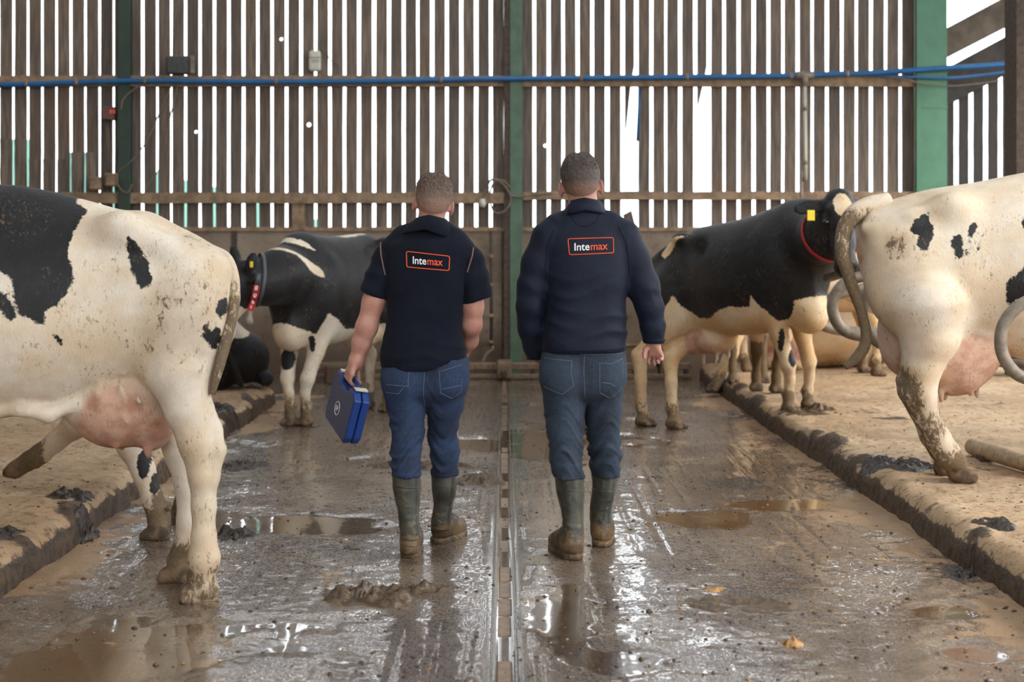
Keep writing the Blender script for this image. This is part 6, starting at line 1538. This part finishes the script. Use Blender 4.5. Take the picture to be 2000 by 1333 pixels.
# long blue water pipe
rp = [(-320, 168), (0, 166), (150, 161), (290, 158), (480, 160), (700, 159), (860, 156), (985, 154), (1300, 151), (1560, 148), (1620, 145), (1700, 143), (1790, 137), (1850, 133), (1910, 130), (1985, 124), (2080, 116)]
t_ = spline(rp, 6); pts = [P(x, y, WY - .17 - .06 * smooth01((x - 1660) / 110.0)) for x, y in t_]
pipe = empty('water_pipe', pts[0], 'long blue plastic water pipe running along the top rail of the wall', 'pipe')
tube('pipe_run', pts, .030, M['blue_pipe'], pipe, 12)
for x in (52, 150, 283, 540, 861, 1135, 1342, 1545, 1655):
    y = np.interp(x, [a for a, b in rp], [b for a, b in rp]); c = P(x, y, WY - .17); 
    tube('clip', [c - np.array((.016, 0, 0)), c + np.array((.016, 0, 0))], .036, M['timber'], pipe, 12)
c = P(1572, 147, WY - .17); tube('tee', [c - np.array((.09, 0, 0)), c + np.array((.09, 0, 0))], .042, M['galv'], pipe, 12); tube('tee_branch', [c, c - np.array((0, 0, .10))], .036, M['galv'], pipe, 12)
t_ = spline([(1690, 146), (1740, 149), (1790, 151), (1850, 153), (1900, 149), (1985, 138), (2080, 124)], 8)
tag(tube('hose', [P(x, y, WY - .16 - .06 * smooth01((x - 1680) / 100.0)) for x, y in t_], .016, M['blue_pipe'], None, 8, origin=P(1690, 146, WY - .16)), 'thin blue hose sagging below the water pipe by the corner column', 'hose')
t_ = spline([(1700, 148), (1760, 153), (1800, 163), (1860, 168), (1930, 161), (1985, 150)], 8)
tag(tube('cable', [P(x, y, WY - .15 - .10 * smooth01((x - 1690) / 95.0)) for x, y in t_], .008, M['cable'], None, 6, origin=P(1700, 148, WY - .16)), 'brown cable drooping across the corner column below the blue pipe', 'cable')
# drop pipe
dp = empty('drop_pipe', P(1572, 390, WY - .17), 'pale vertical drop pipe under the tee of the blue pipe', 'pipe')
tube('pipe_run', [P(1572, 162, WY - .17), P(1573, 300, WY - .17), P(1573, 352, WY - .17)], .020, M['white_plastic'], dp, 10)
tube('lower_pipe', [P(1566, 335, WY - .17), P(1565, 440, WY - .17)], .013, M['galv'], dp, 8)
for y in (165, 212, 318, 350): tube('coupling', [P(1572.5, y - 4, WY - .17), P(1572.5, y + 4, WY - .17)], .027, M['galv'], dp, 10)
tag(tube('hose_stub', [P(1249, 162, WY - .05), P(1248, 210, WY - .04), P(1245, 276, WY - .03)], .016, M['blue_pipe'], None, 8, origin=P(1249, 162, WY - .05)), 'short blue hose hanging in the gap of a broken board', 'hose')

# boxes
sb = empty('sensor_box', P(614, 139, WY - .1), 'dusty white rounded sensor box on the boards above the pipe', 'box')
box('case', P(602, 139, WY - .12), P(628, 100, WY - .04), M['white_plastic'], sb, .03, 4)
box('lid_line', P(603.5, 113, WY - .124), P(626.5, 112, WY - .118), M['grey_box'], sb)
for y, a, b in ((117, 607, 623), (120, 607, 623)): box('print', P(a, y + 1.2, WY - .122), P(b, y, WY - .119), M['galv'], sb)
fl2 = empty('floodlight', P(352, 145, WY - .1), 'dark grey floodlight on the boards at left above the pipe', 'lamp')
box('housing', P(324, 144, WY - .18), P(372, 112, WY - .06), M['grey_box'], fl2, .02, 3)
box('bracket', P(371, 143, WY - .14), P(380, 110, WY - .125), M['galv'], fl2, .004, 1); box('bracket', P(330, 112, WY - .14), P(378, 109, WY - .125), M['galv'], fl2, .003, 1)
for i in range(5): box('fin', P(329 + 9 * i, 143, WY - .19), P(331 + 9 * i, 114, WY - .175), M['grey_box'], fl2)
ct = empty('controller', P(212, 234, WY - .1), 'small dusty controller with red lit digits beside the dark green column', 'box')
M['dust_red'] = simple('dusty_red_brown_plastic', lin(104, 72, 64), .7, var=.2)
box('case', P(198, 234, WY - .17), P(228, 210, WY - .04), M['dust_red'], ct, .012, 2); box('window', P(212, 223, WY - .174), P(226, 213, WY - .168), M['grey_box'], ct)
te = NT('red_led'); te.set(lin(255, 60, 40), .4, Emission_Color=(1, .06, .03, 1), Emission_Strength=1.6); M['led'] = te.m
for x in (216, 222):
    for (a, b, c_, d_) in ((-1.4, -3, 1.4, -2.2), (-1.4, 2.2, 1.4, 3), (-1.7, -3, -1.0, 3), (1.0, -3, 1.7, 3)): box('digit_bar', P(x + a, 218 + d_, WY - .178), P(x + c_, 218 + b, WY - .174), M['led'], ct)
for a, b in ((203, 205), (207, 209)): tube('cord', [P(a + 2, 234, WY - .1), P(a + 8, 290, WY - .1), P(b + 8, 340, WY - .1)], .007, M['cable'], ct, 6)
for (x0, y0, x1, y1, lb) in ((173, 346, 200, 371, 'brown dusty junction box on the rail left of the dark green column'), (204, 339, 232, 364, 'brown dusty switch box touching the dark green column')):
    j = empty('junction_box', P((x0 + x1) / 2, y1, WY - .2), lb, 'box', None)
    box('case', P(x0, y1, WY - .24), P(x1, y0, WY - .12), M['timber'], j, .012, 2); box('lid', P(x0 + 2, y1 - 2, WY - .25), P(x1 - 2, y0 + 2, WY - .235), M['timber'], j, .004, 1)
    for sx in (x0 + 4, x1 - 4): tube('screw', [P(sx, y0 + 4, WY - .256), P(sx, y0 + 4, WY - .245)], .008, M['rust'], j, 6)
cable('cable', [(228, 345), (229, 359), (238, 372), (250, 376), (258, 360)], .009, 'short cable loop hanging beside the switch box', 'cable', d=.26)
cable('cable', [(228, 338), (262, 309), (286, 276), (304, 238), (317, 207), (329, 179), (336, 165)], .008, 'slack cable running up from the switch box to the floodlight', 'cable', d=.14)
cable('cable', [(283, 372), (297, 350), (310, 331), (321, 286), (331, 235), (345, 176), (352, 145)], .007, 'second slack cable hanging straight down from the floodlight', 'cable', d=.15)
cable('cable', [(236, 215), (241, 193), (262, 174), (276, 168)], .009, 'short curved cable below the pipe at the dark green column', 'cable', d=.22)
cable('cable', [(628, 95), (640, 108), (646, 118), (655, 122), (664, 132), (658, 146), (642, 150)], .006, 'thin cable curling beside the white sensor box', 'cable', d=.06)
cc = empty('cable_coil', P(975, 417, WY - .2), 'coil of dusty cable hung on the middle green column', 'cable')
cable('loop', [(956, 352), (973, 353), (992, 372), (997, 393), (987, 411), (970, 417), (960, 404), (957, 380), (964, 358), (980, 352), (996, 366)], .012, None, None, parent=cc, d=.19)
cable('loop', [(950, 366), (962, 350), (980, 356), (994, 378), (1011, 385), (1040, 381), (1080, 378)], .012, None, None, parent=cc, d=.175)
so = empty('plug_socket', P(942, 405, WY - .2), 'pale round plug hanging on the rail left of the middle column', 'socket')
tube('body', [P(942, 405, WY - .17), P(942, 398, WY - .17), P(942, 388, WY - .17)], [.03, .045, .03], M['white_plastic'], so, 12); tube('cord', [P(942, 388, WY - .17), P(948, 374, WY - .17), P(956, 366, WY - .17)], .008, M['cable'], so, 6)
cd = empty('conduit', P(959, 690, WY - .1), 'vertical dark conduit clipped to the concrete wall left of the middle column', 'pipe')
tube('pipe_run', [P(959, 452, WY - .13), P(960, 560, WY - .13), P(960, 676, WY - .13)], .018, M['rust'], cd, 8)
tube('tail_hose', [P(x, y, WY - .13) for x, y in spline([(960, 674), (962, 682), (952, 690), (945, 700), (943, 712)], 5)], .014, M['galv'], cd, 8)
for y in (500, 556, 616, 668): box('clip', P(955, y + 4, WY - .155), P(964, y - 3, WY - .065), M['timber'], cd, .004, 1)

# ================================================================== scraper and its channel
sc_ = empty('slurry_scraper', P(985, 738, 14.9), 'muddy slurry scraper bar lying across the far end of the alley', 'scraper')
def zb(y): return max(.004, P(0, y, 14.9)[2])
xs = [P(x, 0, 14.9)[0] for x in (618, 1350)]
box('top_beam', (xs[0], 14.86, zb(723)), (xs[1], 15.0, zb(709)), M['mudplate'], sc_, .012, 2)
box('blade', (xs[0], 14.82, .004), (xs[1], 14.85, zb(730)), M['mudplate'], sc_, .006, 1)
for x in (640, 760, 860, 930, 1040, 1120, 1240, 1340): box('strut', (P(x, 0, 14.9)[0] - .02, 14.86, .004), (P(x, 0, 14.9)[0] + .02, 14.98, zb(720)), M['rust'], sc_, .003, 1)
box('centre_bracket', (P(970, 0, 14.8)[0], 14.72, .006), (P(999, 0, 14.8)[0], 14.98, zb(703)), M['mudplate'], sc_, .02, 2)
box('bracket_lug', (P(978, 0, 14.8)[0], 14.66, .03), (P(991, 0, 14.8)[0], 14.74, .10), M['rust'], sc_, .01, 2)
kb = box('kerb_block', (P(640, 0, 14.6)[0], 14.3, -.02), (P(706, 0, 14.6)[0], 14.75, .20), M['concrete'], None, .03, 2, origin=(P(672, 0, 14.6)[0], 14.5, 0)); tag(kb, 'low concrete block at the far end of the left bed', 'block')
ch = empty('scraper_channel', (0, 4, 0), 'narrow steel channel with muddy plates along the middle of the alley', 'channel')
def strip(name, x0, x1, z0, z1, mat):
    V = []; ys = np.linspace(3.4, 14.7, 60)
    for y in ys: V += [(x0, y, z0), (x1, y, z0), (x1, y, z1), (x0, y, z1)]
    Q = [(i * 4 + j, i * 4 + (j + 1) % 4, i * 4 + 4 + (j + 1) % 4, i * 4 + 4 + j) for i in range(len(ys) - 1) for j in range(4)]
    return link(name, mesh_np(name, V, Q, False), mat, ch)
strip('rail', -.040, -.030, -.03, .006, M['steel']); strip('rail', .036, .044, -.03, .006, M['steel']); strip('rail', .060, .066, -.02, .004, M['steel'])
rnd = random.Random(5); y = 3.45; i = 0
while y < 14.6:
    L = .255 + rnd.uniform(-.012, .012); bm = bmesh.new()
    bm_box(bm, (-.025 + rnd.uniform(-.002, .002), y, -.03), (.029 + rnd.uniform(-.002, .002), y + L, -.008 + rnd.uniform(-.004, .004)), .005, 1, None)
    link('plate', bm_mesh('plate', bm), M['mudplate'], ch)
    y += L + .028

# ================================================================== cubicle dividers, pipes on the right bed
def loop(label, px, Y, r, xend, extra=None):
    t = spline(px, 7); pts = [P(x, y, Y) for x, y in t]; X1 = xend
    pts = [np.array((X1, Y, pts[0][2] + .02))] + pts + [np.array((X1, Y, pts[-1][2] - .02))]
    a = pts[0]; n0 = np.linspace(a, pts[1], 6)[:-1]; n1 = np.linspace(pts[-2], pts[-1], 7)[1:]
    pts = list(n0) + pts[1:-1] + list(n1)
    root = empty('cubicle_divider', (X1, Y, BED), label, 'divider')
    tube('loop_tube', pts, r, M['galv'], root, 14)
    tube('post', [(X1, Y, BED - .03), (X1, Y, pts[0][2] + .12)], r * 1.1, M['galv'], root, 12)
    for z in (pts[0][2], pts[-1][2]): tube('clamp', [(X1, Y, z - .05), (X1, Y, z + .05)], r * 1.45, M['galv'], root, 12)
    return root
loop('curved galvanised cubicle divider just right of the black cow, farther of two', [(1740, 532), (1690, 539), (1652, 552), (1630, 580), (1627, 610), (1642, 640), (1672, 655), (1740, 660)], 8.95, .036, 4.6)
loop('curved galvanised cubicle divider behind the tail of the right cow', [(1750, 546), (1716, 556), (1696, 572), (1686, 602), (1689, 634), (1702, 658), (1726, 674), (1760, 680)], 8.35, .034, 4.5)
loop('curved galvanised cubicle divider in front of the right cow at the picture edge', [(2050, 570), (2000, 592), (1972, 615), (1956, 648), (1957, 688), (1976, 722), (2004, 740), (2060, 752)], 6.62, .029, 3.9)
loop('far curved divider low behind the black cow', [(1700, 560), (1640, 575), (1610, 592), (1599, 612), (1602, 632), (1622, 642), (1660, 648), (1720, 650)], 10.9, .040, 5.2)
nr = empty('neck_rail', P(1622, 541, 9.5), 'slanting grey pipe above the curved dividers on the right bed', 'rail')
p0, p1 = np.array((3.0, 12.8, 1.17)), np.array((3.0, 7.4, 1.26)); q0, q1 = P(1612, 545, 10.2), P(1706, 517, 9.9)
tube('rail_tube', [q0, q1, q1 + (q1 - q0) * 4.5], .032, M['galv'], nr, 12); e = q1 + (q1 - q0) * 4.5; tube('post', [(e[0], e[1], BED - .02), e], .034, M['galv'], nr, 12)
bt = empty('brisket_tube', P(1960, 760, 8.0), 'pale round brisket tube lying on the bed under the right cow', 'tube')
a, b = P(1908, 745, 8.35), P(2010, 782, 7.75); a[2] = b[2] = BED + .05; d_ = b - a
tube('tube_body', [a - d_ * .1, a, b, b + d_], .048, simple('pale_tube', lin(178, 156, 128), .7), bt, 14); 
for f in (.2, 1.6): c = a + d_ * f; box('foot', (c[0] - .05, c[1] - .05, BED - .02), (c[0] + .05, c[1] + .05, BED + .03), M['rust'], bt, .006, 1)
tr = empty('lower_rail', P(1944, 712, 8.2), 'grey horizontal pipe behind the udder of the right cow', 'rail')
a, b = P(1930, 706, 8.7), P(2100, 722, 8.62); tube('rail_tube', [a, b], .03, M['galv'], tr, 10); tube('post', [(b[0], b[1], BED - .02), b + np.array((0, 0, .3))], .032, M['galv'], tr, 10)

# ================================================================== dung pats and clods
def pat(x, y, rx, ry, hgt, seed, label, bed=False, mat='mud'):
    c = P(x, y, floor_depth(y, BED if bed else 0)); s = c[1] / F; rx *= s; ry = ry * s * c[1] / (H * 1.0)
    V = []; nr, na = 26, 84; z0 = ground_z(c[0], c[1])
    for i in range(nr + 1):
        for j in range(na):
            th = 2 * math.pi * j / na; f = i / nr; V.append((math.cos(th) * f, math.sin(th) * f, f))
    V = np.array(V); n3 = np.stack([V[:, 0] * 1.6, V[:, 1] * 1.6, np.full(len(V), seed * 1.7)], 1)
    edge = 1 + .35 * fbm(np.stack([np.cos(np.arctan2(V[:, 1], V[:, 0])), np.sin(np.arctan2(V[:, 1], V[:, 0])), np.full(len(V), seed * 3.1)], 1), 1.6, 3, seed)
    X = c[0] + V[:, 0] * edge * rx; Y = c[1] + V[:, 1] * edge * ry
    prof = np.clip(1 - V[:, 2]**2.4, 0, 1); Z = np.array([ground_z(a, b) for a, b in zip(X, Y)])
    lump = .55 + .75 * fbm(np.stack([X, Y, X * 0], 1), 12, 4, seed) + .5 * fbm(np.stack([X, Y, X * 0], 1), 38, 3, seed + 1)
    Z = Z - .004 + prof**.6 * np.maximum(.15, lump) * hgt
    Q = [(i * na + j, i * na + (j + 1) % na, (i + 1) * na + (j + 1) % na, (i + 1) * na + j) for i in range(nr) for j in range(na)]
    Q = [q[::-1] for q in Q]
    o = link('dung_pat', mesh_np('dung_pat', np.stack([X, Y, Z], 1), Q), M[mat], origin=(c[0], c[1], z0)); return tag(o, label, 'dung')
M['mud_tan'] = simple('tan_mud', lin(158, 116, 66), .45, var=.4, scale=30, bump=.7, dist=.01)
M['mud_dark'] = simple('dark_mud', lin(52, 42, 34), .32, var=.5, scale=30, bump=.8, dist=.012)
for k, a in enumerate([
    (712, 1166, 88, 21, .055, 'largest lumpy dung heap on the floor below the blue case', False, 'mud'),
    (838, 1152, 40, 10, .030, 'flat dung smear just behind the left boot of the man with the case', False, 'mud'),
    (765, 912, 62, 7, .030, 'long low dung ridge left of the first man at boot top height', False, 'mud'),
    (868, 914, 95, 9, .030, 'dung ridge showing between the legs of the man with the case', False, 'mud'),
    (940, 941, 52, 11, .035, 'dung lump right of the boots of the man with the case', False, 'mud'),
    (470, 911, 48, 9, .035, 'dung patch beside the hock of the big left cow', False, 'mud_dark'),
    (456, 1047, 42, 9, .045, 'dark dung lump beside the shin of the big left cow', False, 'mud_dark'),
    (690, 1069, 20, 6, .025, 'small dung clod left of the heel of the first man', False, 'mud'),
    (1440, 1182, 100, 24, .022, 'wide flat dung smear on the right half of the alley', False, 'mud'),
    (1545, 1260, 24, 6, .020, 'small tan clod on the right half of the floor near the front', False, 'mud_tan'),
    (1375, 1152, 46, 6, .014, 'thin tan smear above the wide flat dung smear', False, 'mud_tan'),
    (1440, 946, 62, 11, .022, 'broken dung lumps at the far right of the alley behind the second man', False, 'mud'),
    (1876, 1126, 30, 8, .030, 'dark clod in the shade at the foot of the right bed', False, 'mud_dark'),
    (172, 1058, 20, 11, .050, 'dark clod at the foot of the left bed', False, 'mud_dark'),
    (368, 962, 26, 8, .028, 'tawny clod behind the legs of the big left cow', False, 'mud_tan'),
    (1740, 906, 70, 15, .036, 'wet black dung on the edge of the right bed near the raised tail cow', True, 'mud_dark'),
    (1575, 802, 62, 8, .034, 'dung trampled under the front hooves of the black cow', True, 'mud'),
    (1945, 1030, 34, 12, .030, 'dung clump on the lip of the right bed near the picture edge', True, 'mud_dark'),
    (140, 968, 44, 11, .035, 'dung clump on the lip of the left bed below the big cow', True, 'mud_dark'),
    (424, 806, 42, 13, .045, 'dark dung heap on the edge of the left bed behind the hock', True, 'mud_dark'),
    (508, 748, 46, 7, .040, 'dark dung smear near the far end of the left bed', True, 'mud_dark'),
    (14, 1046, 30, 12, .035, 'dung on the lip of the left bed at the picture edge', True, 'mud_dark')]):
    pat(a[0], a[1], a[2], a[3], a[4], k + 3, a[5], a[6], a[7])
# crumbs too small and many to count
def clods(name, n, area, mat, smin, smax, seed, bed=False):
    rnd = np.random.RandomState(seed); base = np.array([(1, 0, 0), (-1, 0, 0), (0, 1, 0), (0, -1, 0), (0, 0, 1), (0, 0, -.6)], float); tri = np.array([(0, 2, 4), (2, 1, 4), (1, 3, 4), (3, 0, 4), (2, 0, 5), (1, 2, 5), (3, 1, 5), (0, 3, 5)])
    V = []; T = []; k = 0
    while k < n:
        y = math.exp(rnd.uniform(math.log(area[2]), math.log(area[3]))); x = rnd.uniform(area[0], area[1])
        if noise3(np.array((x * 1.4, y * 1.0, seed)), 1.0, seed) < rnd.uniform(-.9, .5): continue
        s = smin + (smax - smin) * rnd.random()**3; z = ground_z(x, y); r = rnd.uniform(.6, 1.4, (6, 3)); a = rnd.uniform(0, 6.28); c, s_ = math.cos(a), math.sin(a)
        b = base * r * s * np.array((1.2, 1.2, .7)); b = np.stack([b[:, 0] * c - b[:, 1] * s_, b[:, 0] * s_ + b[:, 1] * c, b[:, 2]], 1)
        V.append(b + (x, y, z + s * .15)); T.append(tri + 6 * k); k += 1
    o = link(name, mesh_np(name, np.concatenate(V), np.concatenate(T)), M[mat], origin=((area[0] + area[1]) / 2, (area[2] + area[3]) / 2, 0)); return tag(o, None, None, kind='stuff')
tag(clods('mud_crumbs', 2600, (-1.95, 1.95, 4.2, 13), 'mud', .002, .011, 1), 'scattered brown mud crumbs on the wet floor', 'mud')
tag(clods('straw_crumbs', 900, (-1.95, 1.95, 4.2, 13), 'mud_tan', .002, .008, 2), 'scattered tan bedding crumbs on the wet floor', 'bedding')
tag(clods('dung_crumbs', 700, (2.1, 4.2, 5.5, 12), 'mud_dark', .002, .009, 3), 'dark dung crumbs scattered on the right bed', 'dung')
tag(clods('dung_crumbs', 600, (-4.2, -2.1, 5.5, 12), 'mud_dark', .002, .009, 4), 'dark dung crumbs scattered on the left bed', 'dung')
